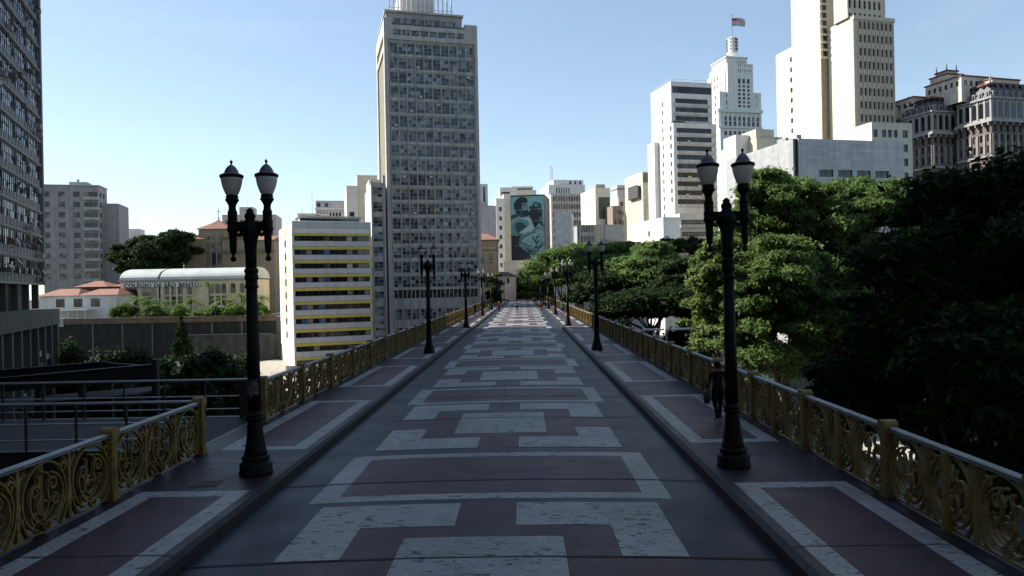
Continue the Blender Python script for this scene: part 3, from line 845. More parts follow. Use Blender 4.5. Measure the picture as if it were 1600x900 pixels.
def dark_office():
    # long slab in the left foreground; its shaded face recedes towards the viaduct's far end
    far = at(68, 440, 82.6); d = Vector((-math.sin(R(22.6)), math.cos(R(22.6)), 0)); L = 104  # length beyond the frame stretched so the slab shades the viaduct's start
    a = Vector((far.x, far.y, 0))-d*L; ang = math.atan2(d.y, d.x)
    root = thing('dark_office_slab', 'tall dark office slab with ribbon windows and rusty air conditioners, at the left edge', 'tower', (a.x, a.y, GZ), ang)
    H = 100; zb = 14.9  # underside of the ribbon-window storeys, above the ground
    span = mat('dark spandrel panel', (.085,.092,.11), .55, var=.25, streak=.35)
    slab = mat('grey slab edge', (.2,.205,.215), .7, streak=.3)
    conc = mat('dark podium concrete', (.085,.082,.072), .85, streak=.4)
    B = Bld.__new__(Bld); B.root = root; B.wins = []; B.wname = 'window'; B.w = L; B.d = 22
    fl = 2.67; F = []
    for r in range(32):
        for k in range(4):
            x1 = L-.9-5.2*k; F.append((x1-5.0, zb+.95+fl*r, x1, zb+.95+fl*r+1.55, 'officeA'))
    STYLES['officeA'] = (7, 2, .05, FR_DARK, G_TOWER_L)
    B.block(0, L, 0, B.d, zb, H, F=F, mats=span, rec=.12)
    m = MB()
    for r in range(32): m.box(0, L+.02, -.14, -.003, zb+fl*r-.08, zb+fl*r+.14)
    B.part(m, 'slab_edge', slab)
    m = MB()
    for r in range(32):
        for k in range(42): m.box(L-.9-1.3*k-.02, L-.9-1.3*k+.02, -.03, -.004, zb+.15+fl*r, zb+.93+fl*r)
    B.part(m, 'spandrel_rib', FR_DARK)
    m = MB(); m.box(L-.55, L+.14, -.22, -.002, zb, H); B.part(m, 'corner_strip', mat('corner concrete', (.16,.15,.16), .8))
    rng = random.Random(11)
    acm = [mat('rusty air conditioner', (.14,.11,.09), .8, streak=.3), mat('grey air conditioner', (.3,.3,.3), .7)]
    for i in range(34):
        r = rng.randrange(0, 13); x = L-1.5-rng.uniform(0, 19)
        m = MB(); z = zb+fl*r+rng.choice((.25, .95, 1.8)); q = rng.uniform(.45, .75); m.box(x-.35, x+.35, -q, -.16, z, z+.45)
        m.box(x-.3, x+.3, -q-.012, -q, z+.05, z+.4)
        m.bar((x-.3, -.15, z-.35), (x-.3, -q, z-.03), .04, .04); m.bar((x+.3, -.15, z-.35), (x+.3, -q, z-.03), .04, .04)
        B.part(m, 'air_conditioner', acm[rng.random() < .35])
    for i in range(26):   # top-hung sashes pushed open
        r = rng.randrange(0, 13); k = rng.randrange(0, 28); x = L-1-.715*k
        z = zb+.95+fl*r+rng.choice((.78, 1.5)); q = rng.uniform(.25, .55)
        m = MB(); m.quad((x-.7, -.1, z), (x, -.1, z), (x, -.1-q, z-.6), (x-.7, -.1-q, z-.6), 0)
        for e in ((0, 1), (1, 0)):
            xx = x-.7*e[0]; m.bar((xx, -.1, z), (xx, -.1-q, z-.6), .05, .05, 1)
        m.bar((x-.7, -.1-q, z-.6), (x, -.1-q, z-.6), .05, .05, 1)
        B.part(m, 'open_sash', [G_TOWER_L, FR_DARK])
    # recessed ground storey with columns, then the podium
    m = MB(); m.box(0, L-1.5, 1.5, B.d, 12.0, zb); B.part(m, 'recessed_storey', mat('black glazing', (.012,.012,.013), .2, streak=0))
    for k in range(12):
        m = MB(); x = L-1.2-4.4*k; m.box(x-.3, x+.3, .3, .9, 12.2, zb); B.part(m, 'column', conc)
    m = MB(); m.box(-2, L-6.2, -2.6, B.d, 10.6, 12.2); B.part(m, 'podium_fascia', conc)
    m = MB(); m.box(-2, L-6.5, -1.9, B.d, 0, 10.6); B.part(m, 'podium_infill', mat('podium dark glass', (.02,.02,.022), .35, streak=0))  # even dark tone between the pilasters
    for k in range(14):
        m = MB(); x = L-6.5-3.1*k; m.box(x-.28, x+.28, -2.5, -1.9, 0, 10.6); B.part(m, 'pilaster', conc)
    m = MB(); m.box(L-6.4, L-1.5, 1.5, B.d, 0, 11.99); B.part(m, 'base_wall', conc)
    for k in range(10):
        m = MB(); x = L-8.05-1.55*k; z = 3+rng.uniform(0, 5); m.box(x-.35, x+.35, -2.35, -1.9, z, z+.55); B.part(m, 'air_conditioner', acm[1])
    for k in range(6):
        for r in range(3):
            link('window', win_mesh(1.9, 1.7, 'towerL'), root, (L-9.2-3.1*k, -1.95, 1.5+r*3), 0)
    B.finish()

def left_city():
    # grey apartment block
    b = Bld('apartment_block', 'grey apartment block with a column of rounded balconies, behind the red roofed house', 'building', 66, 290, 200, 15, 154, 16, base=-1.6)
    Z = b.Z; w = b.w; pit = (Z(303)-Z(432.5))/8
    F = []
    for r in range(9):
        zc = Z(303)-pit*r
        for px in (72, 96, 119.5):
            s = b.S(px, 303); F.append((s-.8, zc-.72, s+.8, zc+.72, 'dark'))
        F.append((b.S(131,303), zc-.75, b.S(152,303), zc+.75, 'gal'))
    Rw = []
    for r in range(9):
        zc = Z(303)-pit*r; Rw += [(1, zc-.7, 2.4, zc+.7, 'dark'), (4, zc-.7, 5.4, zc+.7, 'dark')]
    b.block(0, w, 0, 8, 0, b.top, F=F, Rr=Rw, mats=mat('apartment grey render', (.3,.295,.29), .85, streak=.3), parapet=.6)
    b.box('cornice', GREYW, -.3, w+.3, -.35, 8, b.top+.121, b.top+.35)
    x0, x1 = b.S(130.5,303), b.S(154.5,303)
    for r in range(9):
        zc = Z(303)-pit*r
        m = MB(); m.prism([(x0,-.003),(x0,-.7),(x0+.35,-1.0),(x1-.35,-1.0),(x1,-.7),(x1,-.003)], zc-1.55, zc-.75); b.part(m, 'balcony', mat('balcony render', (.4,.39,.385), .85))
    m = MB()
    for r in range(9): m.box(0, x0-.02, -.07, -.002, Z(303)-pit*r-1.0, Z(303)-pit*r-.86)
    b.part(m, 'string_course', CONC)
    b.block(w, w+4.2, 3.2, 14, 0, Z(315), F=[(w+1.4, Z(322)-pit*r-.7, w+3.2, Z(322)-pit*r+.7, 'dark') for r in range(8)], mats=mat('apartment wing render', (.3,.295,.3), .85, streak=.3), name='rear_wing')
    m = MB(); m.box(b.S(102,285), b.S(131,285), 3, 7, b.top, Z(281)); m.box(b.S(102,285)+1.7, b.S(102,285)+2.2, 4, 4.6, Z(281), Z(276)); b.part(m, 'roof_house', GREY)
    b.finish()
    # pale distant block
    b = Bld('pale_block', 'pale low-rise block seen beyond the big tree, beside the grey apartments', 'building', 172, 366, 262, 15, 219, 14, base=-1.6)
    b.block(0, b.w, 0, 14, 0, b.top, F=grid(.5, b.w-.5, 5, .75, b.Z(388), -4, 5, 1.9, 'dark'), mats=OFFW, parapet=.4)
    m = MB(); m.box(b.S(199,360), b.S(218,360), 1, 8, b.top+.1, b.Z(357)); b.part(m, 'roof_house', OFFW)
    m = MB(); m.bar((b.S(209,360), 4, b.Z(357)), (b.S(209,360), 4, b.Z(340)), .1, .1); b.part(m, 'antenna', GREYW)
    b.finish()
    # low white house with clay roofs
    h = Bld('white_house', 'low white house with red clay hip roofs, below the grey apartments', 'house', 61, 463, 158, 2, 183, 9, base=-1.6)
    Z = h.Z; w = h.w
    F = [(h.S(a,470), Z(481), h.S(c,470), Z(468), 'dark') for a, c in ((87,101),(115,129),(142,156))]
    h.block(0, w, 0, 9, 0, Z(463), F=F, mats=OFFW)
    def hip(x0, x1, y0, y1, z0, z1, m, inset=2.2):
        c = (y0+y1)/2; i = min(inset, (x1-x0)/2-.1)
        m.add([(x0,y0,z0),(x1,y0,z0),(x1,y1,z0),(x0,y1,z0),(x0+i,c,z1),(x1-i,c,z1)], [(0,1,5,4),(1,2,5),(2,3,4,5),(3,0,4),(3,2,1,0)])
    m = MB(); hip(-.4, w*.52, -.6, 9.4, Z(463)+.02, Z(452), m); hip(w*.5, w+.4, -.5, 9.4, Z(463)+.03, Z(453), m); h.part(m, 'roof', ROOFT)
    for pa, pb in ((79,135),(142,187)):
        m = MB(); x0, x1 = h.S(pa,450), h.S(pb,450); m.box(x0+.4, x1-.4, 9.5, 16, 0, Z(449)); o = h.part(m, 'upper_storey', mat('dark brown wall', (.09,.06,.05), .8))
        m = MB(); hip(x0, x1, 8.6, 16.5, Z(449)+.01, Z(439), m, 3); h.part(m, 'upper_roof', ROOFT)
    m = MB(); m.box(h.S(90,490), h.S(148,490), -3, -.3, Z(486), Z(484.5)); 
    for k in range(5): m.box(h.S(92,490)+k*1.8, h.S(92,490)+k*1.8+.12, -2.9, -2.78, 0, Z(486))
    h.part(m, 'porch', OFFW)
    h.finish()
    # monastery church
    c = Bld('monastery_church', 'tan stone church with a pyramid red roof and three tall arched windows, behind the school', 'church', 310, 358, 196, 4, 358, 20, base=-1.6)
    Z = c.Z; w = c.w
    st = mat('church tan render', (.25,.21,.15), .85, var=.12, streak=.3)
    def arched(mb, x0, x1, z0, z1, y, mi=0, n=10):
        cx = (x0+x1)/2; r = (x1-x0)/2
        pts = [(x0,z0),(x1,z0)]+[(cx+r*math.cos(math.pi*i/n), z1-r+r*math.sin(math.pi*i/n)) for i in range(n+1)]
        k = len(pts)
        mb.add([(x, y, z) for x, z in pts]+[(x, y+.12, z) for x, z in pts], [tuple(range(k))]+[(i, k+i, k+(i+1) % k, (i+1) % k) for i in range(k)], mi)
    c.block(0, w, 0, 20, 0, Z(358), mats=st)
    m = MB(); zc = Z(358)
    N = 6; prev = None
    for i in range(N+1):
        t = i/N; q = (w/2+.6)*(1-t)**1.25+.05; z = zc+(Z(341)-zc)*t
        ring = [(w/2-q, w/2-q, z), (w/2+q, w/2-q, z), (w/2+q, w/2+q, z), (w/2-q, w/2+q, z)]
        if prev:
            for k in range(4): m.quad(prev[k], prev[(k+1) % 4], ring[(k+1) % 4], ring[k])
        prev = ring
    c.part(m, 'roof', ROOFT)
    m = MB(); m.bar((w/2, w/2, Z(341)), (w/2, w/2, Z(323)), .12, .12); m.box(w/2-.5, w/2+.5, w/2-.06, w/2+.06, Z(329), Z(329)+.15); m.lathe([(.02,-.3),(.3,0),(.02,.3)], 8, (w/2,w/2,Z(339))); c.part(m, 'finial', CONC_D)
    for k, px in enumerate((325.8, 334.5, 343.5)):
        x = c.S(px, 390); m = MB(); arched(m, x-.5, x+.5, Z(420), Z(382), -.2); 
        o = c.part(m, 'arched_window', G_DARK)
    m = MB()
    for px in (321.4, 330.2, 339, 348): x = c.S(px, 390); m.box(x-.16, x+.16, -.32, -.002, Z(425), Z(380))
    m.box(c.S(320.5,390), c.S(349,390), -.36, -.002, Z(379.9), Z(377)); c.part(m, 'window_surround', st)
    for i, px in enumerate((325.8, 334.5, 343.5)):
        m = MB(); x = c.S(px, 373); arched(m, x-.28, x+.28, Z(374), Z(369), -.05, n=6); c.part(m, 'small_window', G_DARK)
    for (pa, pb, pt) in ((290, 321, 374), (349, 392, 374), (392, 430, 377)):
        x0, x1 = c.S(pa, 400), c.S(pb, 400); off = .8
        F = []
        n = 2 if pb < 392 else 3
        for r, (za, zb) in enumerate(((391, 382), (418, 408), (448, 438), (474, 464))):
            for k in range(n):
                px = pa+(pb-pa)*(k+.6)/(n+.2); s = c.S(px, 390); F.append((s-.45, Z(za), s+.45, Z(zb), 'light'))
        c.block(x0, x1, -off-(.4 if pb == 321 else 0), 16, 0, Z(pt), F=F, mats=st, name='wing')
        m = MB(); m.box(x0-.3, x1+.25, -off-1.1, -off+.1, Z(395), Z(393)); c.part(m, 'cornice', CONC_D)
        m = MB(); y0 = -off-.7; m.add([(x0-.2,y0,Z(pt)+.02),(x1+.2,y0,Z(pt)+.02),(x1+.2,y0+6,Z(pt-9)),(x0-.2,y0+6,Z(pt-9)),(x0-.2,y0+12,Z(pt)+.02),(x1+.2,y0+12,Z(pt)+.02)], [(0,1,2,3),(3,2,5,4),(0,3,4),(1,5,2)]); c.part(m, 'wing_roof', ROOFT)
    c.finish()
    # pink block
    b = Bld('pink_block', 'pinkish white block with a small roof tower, showing above the church roof', 'building', 347, 336, 258, 10, 431, 14, base=-1.6)
    b.block(0, b.w, 0, 14, 0, b.top, F=grid(.5, b.w-.5, 7, .55, b.Z(352), -4, 3, 1.8, 'dark'), mats=PINK, parapet=.4)
    b.block(b.S(373,330), b.S(395,330), 1, 8, b.top, b.Z(323), F=[(b.S(380,330), b.Z(332), b.S(388,330), b.Z(327), 'dark')], mats=PINK, name='roof_tower')
    m = MB(); m.bar((b.S(384,330), 4, b.Z(323)), (b.S(384,330), 4, b.Z(309)), .1, .1); b.part(m, 'antenna', GREYW); b.finish()
    # the school with the barrel roof
    s = Bld('school_building', 'long beige school with a white barrel roof and name sign over arched windows', 'school', 188, 443, 166, .6, 393, 12, base=-1.6)
    Z = s.Z; w = s.w; wm = mat('school beige render', (.58,.5,.36), .85, var=.08, streak=.2)
    S = lambda px: s.S(px, 460)
    F = [(S(243.5), Z(489), S(250.5), Z(450), 'tall')]
    for a, c2 in ((258,265.5),(268.5,276),(278,285.5),(293,300)): F += [(S(a), Z(462), S(c2), Z(449), 'plain'), (S(a), Z(478), S(c2), Z(465), 'plain')]
    for a, c2 in ((327.5,334),(337,344),(346.5,353)): F += [(S(a), Z(480), S(c2), Z(465), 'plain')]
    for a in (376,): F += [(S(a), Z(480), S(a+6), Z(465), 'plain')]
    s.block(0, w, 0, 12, 0, Z(440), F=F, mats=wm, rec=.15)
    for a, c2 in ((195,215),(223.5,241)):
        m = MB(); arched(m, S(a), S(c2), Z(463), Z(448.5), -.14); s.part(m, 'arched_window', G_DARK)
        m = MB(); m.box(S(a), S(c2), -.03, .0, Z(478), Z(465)); s.part(m, 'lower_glazing', G_DARK)
    for a, c2 in ((327.5,334),(337,344),(346.5,353),(361,367.5),(376,382)):
        m = MB(); arched(m, S(a), S(c2), Z(461), Z(446), -.14); s.part(m, 'arched_window', G_DARK)
    for px in (191, 219, 247, 254.5, 266.8, 277, 289, 303, 356, 371, 388): s.box('pilaster', wm, S(px)-.22, S(px)+.22, -.3, -.003, 0, Z(446))
    m = MB(); m.box(-.3, w+.3, -.45, .2, Z(440.5), Z(438)); s.part(m, 'eaves', mat('eaves grey', (.3,.3,.29), .8))
    roofm, nt, bb, _ = new_mat('white metal roof sheets')
    tc = nt.nodes.new('ShaderNodeTexCoord'); wv = nt.nodes.new('ShaderNodeTexWave'); wv.wave_type = 'BANDS'; wv.bands_direction = 'X'; wv.inputs['Scale'].default_value = .55
    nt.links.new(tc.outputs['Object'], wv.inputs[0])
    cc = mixc(nt, 1, ramp(nt, wv.outputs[0], [(.02, (.3,.32,.3)), (.1, (.5,.52,.5))]), ramp(nt, noise(nt, .3, 5), [(.35, (.78,.82,.78)), (.65, (1,1,1))]), 'MULTIPLY')
    nt.links.new(cc, bb.inputs['Base Color']); bb.inputs['Roughness'].default_value = .5
    def barrel(x0, x1, r, zb, m):
        n = 14; cy = 6.0; pts = [(cy-r*math.cos(math.pi*i/n), zb+(Z(420.5)-Z(438))*1.02*math.sin(math.pi*i/n)) for i in range(n+1)]
        for i in range(n): m.quad((x0,*pts[i]), (x1,*pts[i]), (x1,*pts[i+1]), (x0,*pts[i+1]))
        m.add([(x0,*p) for p in pts], [tuple(range(n+1))]); m.add([(x1,*p) for p in pts], [tuple(range(n, -1, -1))])
    for (a, c2, q) in ((188, 247.5, 6.35), (251, 394, 6.25)):
        m = MB(); barrel(S(a), S(c2), q, Z(438), m); s.part(m, 'barrel_roof', roofm)
    m = MB(); barrel(S(247.5), S(251), 6.0, Z(438)-.1, m); s.part(m, 'roof_gutter', mat('roof gutter grey', (.25,.25,.25)))
    m = MB(); m.box(S(252), S(393), -.1, .25, Z(438), Z(435.5)); s.part(m, 'clerestory', mat('roof edge strip', (.2,.22,.2), .6))
    m = MB(); m.box(S(192), S(314), -.42, -.302, Z(450), Z(443)); sg = s.part(m, 'sign_board', WHITE)
    fc = bpy.data.curves.new('sign text', 'FONT'); fc.body = 'COL\u00c9GIO DE S\u00c3O BENTO'; fc.size = 1.0; fc.extrude = .05; fc.offset = .018; fc.align_x = 'CENTER'; fc.space_character = 1.12
    to = bpy.data.objects.new('tmp', fc); COL.objects.link(to); bpy.context.view_layer.update()
    me = bpy.data.meshes.new_from_object(to.evaluated_get(bpy.context.evaluated_depsgraph_get())); bpy.data.objects.remove(to)
    xs = [v.co.x for v in me.vertices]; sc = (S(313)-S(195.5))/(max(xs)-min(xs)); zs = [v.co.y for v in me.vertices if True]
    hh = (Z(442.2)-Z(450.2))/(max(zs)-min(zs))
    y0 = min(zs)
    xm = (max(xs)+min(xs))/2
    for v in me.vertices: v.co.x = (v.co.x-xm)*sc; v.co.y = (v.co.y-y0)*hh
    me.materials.clear(); me.materials.append(mat('black sign letters', (.015,.013,.012), .5, streak=0))
    l = link('sign_lettering', me, sg, ((S(195.5)+S(313))/2, -.48, Z(450.2))); l.rotation_euler = (R(90), 0, 0)
    s.finish()
    # retaining wall
    stone = mat('dark streaked stone', (.034,.031,.025), .95, var=.4, scale=.7, streak=.5, fine=2)  # dark tone with random blotches and vertical streaks
    t = thing('retaining_wall', 'long dark streaked stone retaining wall below the school terrace', 'wall', (-50.6, 151, GZ), 0)
    m = MB(); m.box(-60, 0, 0, .5, 0, 7.7); m.build('stone_face', stone, t)
    rng = random.Random(2)
    m = MB(); m.box(-44, 0, -.25, .6, 7.7, 8.75); 
    for k in range(12): m.box(-44+k*3.9, -44+k*3.9+.3, -.3, -.25, 7.7, 8.8)
    m.box(-44, 0, -.3, .65, 8.75, 8.9)
    m.build('parapet', mat('reddish parapet render', (.16,.105,.072), .9, streak=.45), t)
    m = MB(); m.box(-62, -44.05, -.25, .6, 7.3, 9.0); m.build('white_parapet', mat('grey white wall', (.5,.51,.5), .85, streak=.3), t)
    m = MB(); m.box(-18, 0, -3.4, -.01, 0, 5.0); m.box(-18.1, .1, -3.5, -3.0, 5.0, 5.3); m.build('lower_terrace', mat('pale lichen stone', (.075,.072,.056), .95, var=.4, scale=.8, streak=.45), t)
    for k in range(6):
        m = MB(); x = -38+k*6.2; m.box(x-.12, x+.12, -.16, -.001, 1, 7.6); m.build('drain_pipe', CONC_D, t)

def behind_left():
    b = Bld('beige_penthouse', 'low beige rooftop storey showing above the striped block', 'building', 465, 334, 172, 16, 515, 12)
    b.block(0, b.w, 0, 12, 0, b.top, F=[(b.S(472,338), b.Z(342), b.S(478,338), b.Z(336), 'dark'), (b.S(492,338), b.Z(342), b.S(500,338), b.Z(336), 'dark')], mats=BEIGE_L, parapet=.3)
    m = MB(); m.bar((b.S(472,330), 3, b.top), (b.S(472,330), 3, b.Z(324)), .08, .08); m.bar((b.S(488,330), 4, b.top), (b.S(488,330), 4, b.Z(295)), .08, .08); b.part(m, 'antenna', CONC_D); b.finish()
    b = Bld('arcaded_block', 'pale pinkish block with a row of arched openings, left of the white gable', 'building', 493, 314, 205, 14, 547, 12)
    b.block(0, b.w, 0, 12, 0, b.top, F=[(b.S(495,320), b.Z(323), b.S(501,320), b.Z(317), 'dark'), (b.S(507,320), b.Z(323), b.S(513,320), b.Z(317), 'dark')]+grid(b.S(495), b.S(535), 8, .6, b.Z(345), 3, 1, b.Z(332)-b.Z(345), 'slot'), mats=mat('pale pink render', (.6,.56,.55), .8), parapet=.3)
    b.box('cornice', WHITE, -.2, b.w+.2, -.5, -.002, b.Z(328), b.Z(325)); b.finish()
    b = Bld('white_rooftop_block', 'white stepped rooftop block just behind the annex of the slab tower', 'building', 541, 290, 176, 16, 590, 12)
    b.block(0, b.w*.35, 0, 12, 0, b.top, F=[(.6, b.Z(340), 1.8, b.Z(331), 'dark')], mats=OFFW, name='front_wall'); b.block(b.w*.352, b.w, 1, 12, 0, b.Z(272), mats=BEIGE_L); b.finish()

def centre_city():
    b = Bld('grey_stair_tower', 'grey tower block with a dark slot, right behind the edge of the slab tower', 'building', 742, 288, 236, 10, 762, 10)
    b.block(0, b.w, 0, 10, 0, b.top, F=[(b.w*.62, b.Z(330), b.w*.8, b.Z(292), 'tall')], mats=GREYW, parapet=.3); b.finish()
    b = Bld('grey_blank_block', 'plain grey windowless block between the slab tower and the tall cream block', 'building', 742, 322, 216, 6, 775, 14)
    b.block(0, b.w, 0, 14, 0, b.top, mats=mat('blank grey wall', (.43,.43,.44), .85, streak=.3), parapet=.3)
    m = MB(); m.box(b.w*.1, b.w*.6, 3, 9, b.top+.1, b.top+1.6); b.part(m, 'roof_tank', GREY); b.finish()
    b = Bld('brown_chapel', 'brown rendered hall with a red tiled roof, at the far end of the left railing', 'building', 742, 372, 192, 3, 778, 22, base=-1.6)
    Z = b.Z
    b.block(0, b.w, 0, 22, 0, Z(376), F=[(b.S(765,405), Z(413), b.S(770,405), Z(402), 'light'), (b.S(752,405), Z(413), b.S(757,405), Z(402), 'light')], mats=mat('brown hall render', (.3,.23,.155), .85, streak=.25))
    m = MB(); m.add([(-.4,-.5,Z(375)),(b.w+.4,-.5,Z(375)),(b.w+.4,22,Z(375)),(-.4,22,Z(375)),(-.4,8,Z(362)),(b.w-3,8,Z(362))], [(0,1,5,4),(1,2,5),(2,3,4,5),(0,4,3)]); b.part(m, 'roof', ROOFT)
    m = MB(); m.box(-.2, b.w+.25, -.3, -.002, Z(390), Z(386)); m.box(-.1, b.w+.1, -.15, -.002, Z(396), Z(394)); b.part(m, 'cornice', TAN)
    for px in (748, 760, 774): b.box('pilaster', TAN, b.S(px,400)-.35, b.S(px,400)+.35, -.16, -.002, 0, Z(396))
    b.finish()
    b = Bld('cream_tall_block', 'tall cream apartment block with a deep vertical slot, left of the mural', 'building', 775, 310, 268, 8, 801, 12, base=-1)
    Z = b.Z
    b.block(0, b.w*.5, 0, 12, 0, b.top, F=grid(.3, b.w*.5-.3, 1, .4, Z(330), -3.4, 9, 1.5, 'plain'), mats=OFFW, name='front_wall')
    b.block(b.w*.5+.01, b.w, 2.5, 12, 0, Z(302), F=grid(b.w*.58, b.w-.2, 1, .6, Z(322), -3.4, 10, 1.7, 'plain'), mats=BEIGE_L)
    b.finish()
    b = Bld('cream_stepped_block', 'cream block with rounded rooftop storeys rising behind the mural', 'building', 781, 295, 300, 4, 838, 14, base=-1)
    Z = b.Z
    b.block(0, b.S(808,295), 0, 14, 0, Z(293), F=[(.6, Z(303), 4, Z(300), 'plain')], mats=OFFW); b.block(b.S(808,295)+.01, b.w, 1, 14, 0, Z(297), F=[(b.S(812,300), Z(303), b.S(824,300), Z(301), 'plain')], mats=BEIGE_L, name='right_wall')
    m = MB(); m.box(b.S(800,295), b.w-1, 3, 9, Z(293), Z(290)); m.bar((b.S(797,295), 4, Z(293)), (b.S(797,295), 4, Z(280)), .1, .1); b.part(m, 'roof_house', OFFW); b.finish()
    # the mural block
    b = Bld('mural_block', 'block whose front is a giant teal mural of a guitarist', 'building', 797.5, 307, 250, -8, 850.5, 16, base=-.2)
    Z = b.Z; w = b.w
    Rw = grid(.6, 14.5, 4, .55, Z(318), -3.1, 9, 1.7, 'plain')
    b.block(0, w, 0, 15, 0, Z(306), Rr=Rw, mats=mat('mural block side', (.3,.295,.3), .85), parapet=.2)
    t1 = mat('mural light teal', (.19,.37,.36), .7, var=.06, streak=.06); t2 = mat('mural mid teal', (.105,.22,.225), .7, var=.1, streak=.08)
    t3 = mat('mural deep teal', (.03,.06,.072), .7, var=.1, streak=.06); t4 = mat('mural ink', (.008,.014,.02), .6, streak=0); t5 = mat('mural pale', (.36,.5,.47), .7, var=.05, streak=.05)
    zb, zt = Z(405), Z(308)
    mw, mh = w-.3, zt-zb
    m = MB(); m.box(.0, w, -.28, -.01, zb-.35, zt+.35, 3)
    lay = [0]
    def shp(pts, mi):   # mural coordinates: x 0..1 left to right, y 0..1 downwards
        lay[0] += 1; y = -.285-.006*lay[0]
        m.add([(.15+mw*x, y, zt-mh*yy) for x, yy in pts], [tuple(range(len(pts)-1, -1, -1))], mi)
    def ell(cx, cy, rx, ry, mi, a0=0, a1=360, n=22, rot=0):
        pts = []
        for i in range(n):
            a = R(a0+(a1-a0)*i/n); x = rx*math.cos(a); y = ry*math.sin(a); c, s_ = math.cos(R(rot)), math.sin(R(rot))
            pts.append((min(.995, max(.005, cx+(x*c-y*s_))), min(.995, max(.005, cy+(x*s_+y*c)/1.7*1.0))))
        shp(pts, mi)
    shp([(0,0),(1,0),(1,1),(0,1)], 0)
    shp([(0,.3),(.2,.26),(.3,.3),(.0,.37)], 2); shp([(0,.62),(.3,.6),(.42,.78),(.6,1),(0,1)], 3)
    shp([(.02,.45),(.12,.38),(.3,.33),(.55,.4),(.66,.56),(.5,.62),(.2,.63),(.03,.62)], 1)
    shp([(.2,.62),(.12,.48),(.16,.42),(.3,.4),(.5,.5),(.5,.6)], 2)
    shp([(.22,.58),(.5,.48),(.62,.4),(.72,.48),(.68,.56),(.4,.6)], 4)
    shp([(.22,.29),(.4,.34),(.62,.36),(.74,.52),(.66,.55),(.5,.38),(.26,.35)], 4)
    ell(.33, .2, .19, .24, 2); ell(.28, .1, .15, .13, 3); ell(.19, .15, .1, .16, 3); ell(.42, .07, .09, .1, 3); ell(.2, .21, .07, .12, 3); ell(.33, .04, .1, .06, 3)
    shp([(.34,.11),(.46,.1),(.5,.16),(.53,.2),(.5,.215),(.51,.25),(.46,.28),(.38,.25),(.33,.18)], 1); ell(.45, .275, .11, .09, 3)
    shp([(.36,.13),(.46,.125),(.46,.14),(.37,.145)], 3)
    ell(.75, .28, .2, .22, 3); ell(.75, .155, .1, .11, 3); ell(.6, .18, .045, .045, 3); ell(.86, .2, .07, .16, 2); ell(.76, .14, .05, .06, 1)
    shp([(.6,.23),(.8,.22),(.95,.36),(.97,.5),(.84,.43),(.72,.52),(.62,.4)], 3); shp([(.84,.33),(.9,.34),(1,.46),(1,.52)], 1)
    ell(.56, .72, .34, .26, 1, rot=-8); ell(.82, .66, .25, .28, 1); ell(.57, .71, .29, .21, 0, rot=-8); ell(.84, .66, .19, .22, 0)
    shp([(.22,.72),(.42,.62),(.72,.57),(.72,.585),(.44,.635),(.25,.725)], 3); shp([(.25,.72),(.5,.78),(.62,.8),(.62,.815),(.48,.8),(.25,.735)], 3)
    shp([(.62,.66),(.66,.65),(.8,.77),(.76,.785)], 3); shp([(.72,.66),(.84,.63),(.85,.65),(.75,.68),(.8,.72),(.86,.71),(.86,.73),(.79,.745)], 3)
    shp([(.9,.74),(.94,.73),(.92,.8),(.8,.86),(.78,.92),(.75,.9),(.77,.85),(.88,.79)], 3)
    shp([(.32,.76),(.5,.8),(.62,.86),(.78,.88),(.8,.93),(.62,.95),(.42,.88)], 1)
    for i in range(4): shp([(.42+.03*i,.82+.025*i),(.56+.03*i,.865+.022*i),(.74,.87+.02*i),(.74,.878+.02*i),(.56+.03*i,.875+.022*i),(.41+.03*i,.83+.025*i)], 3)
    ell(.74, .82, .035, .03, 3); ell(.9, .87, .03, .028, 4)
    for q in (.215, .405, .6, .79): shp([(.1,q),(.96,q-.012),(.96,q-.008),(.1,q+.004)], 4)
    b.part(m, 'mural', [t1, t2, t3, t4, t5])
    b.block(-2.6, w+.2, -.6, 15, 0, zb-.5, mats=BEIGE_L, name='base_wall')
    m = MB()
    for k in range(4): m.box(w+.003, w+.35, 1.2+k*4-.6, 1.2+k*4-.2, Z(405), Z(306))
    b.part(m, 'side_pilaster', CONC); b.finish()
    # sloping white roof and a low house in front of the mural
    b = Bld('low_pink_house', 'low pinkish house with a dark roof under the mural, at the end of the street', 'house', 776, 430, 236, 0, 806, 8, base=-.2)
    b.block(0, b.w, 0, 8, 0, b.Z(432), F=[(b.S(792,440), b.Z(443), b.S(796,440), b.Z(435), 'plain')], mats=PINK)
    m = MB(); m.add([(-.3,-.4,b.Z(432)),(b.w+.3,-.4,b.Z(432)),(b.w+.3,8,b.Z(432)),(-.3,8,b.Z(432)),(-.3,4,b.Z(424)),(b.w-2.5,4,b.Z(425))], [(0,1,5,4),(1,2,5),(2,3,4,5),(0,4,3)]); b.part(m, 'roof', mat('dark maroon roof', (.07,.05,.055), .8)); b.finish()
    b = Bld('white_canopy', 'white pitched canopy roof partly hidden by trees below the mural', 'canopy', 816, 428, 240, 0, 846, 8, base=-.2)
    Z = b.Z; m = MB(); m.add([(0,0,Z(425)),(b.w,0,Z(425)),(b.w,8,Z(425)),(0,8,Z(425)),(b.w*.6,0,Z(413)),(b.w*.6,8,Z(413))], [(0,4,5,3),(1,2,5,4),(0,1,4),(2,3,5)]); b.part(m, 'roof', WHITE)
    m = MB()
    for x in (.2, b.w/2, b.w-.2): m.box(x-.1, x+.1, .2, .4, 0, Z(425))
    b.part(m, 'post', GREYW); b.finish()

    b = Bld('blank_party_wall_block', 'block with a blank light grey front and windowed right side, right of the mural', 'building', 866, 332, 214, -6, 893, 14, base=-6)
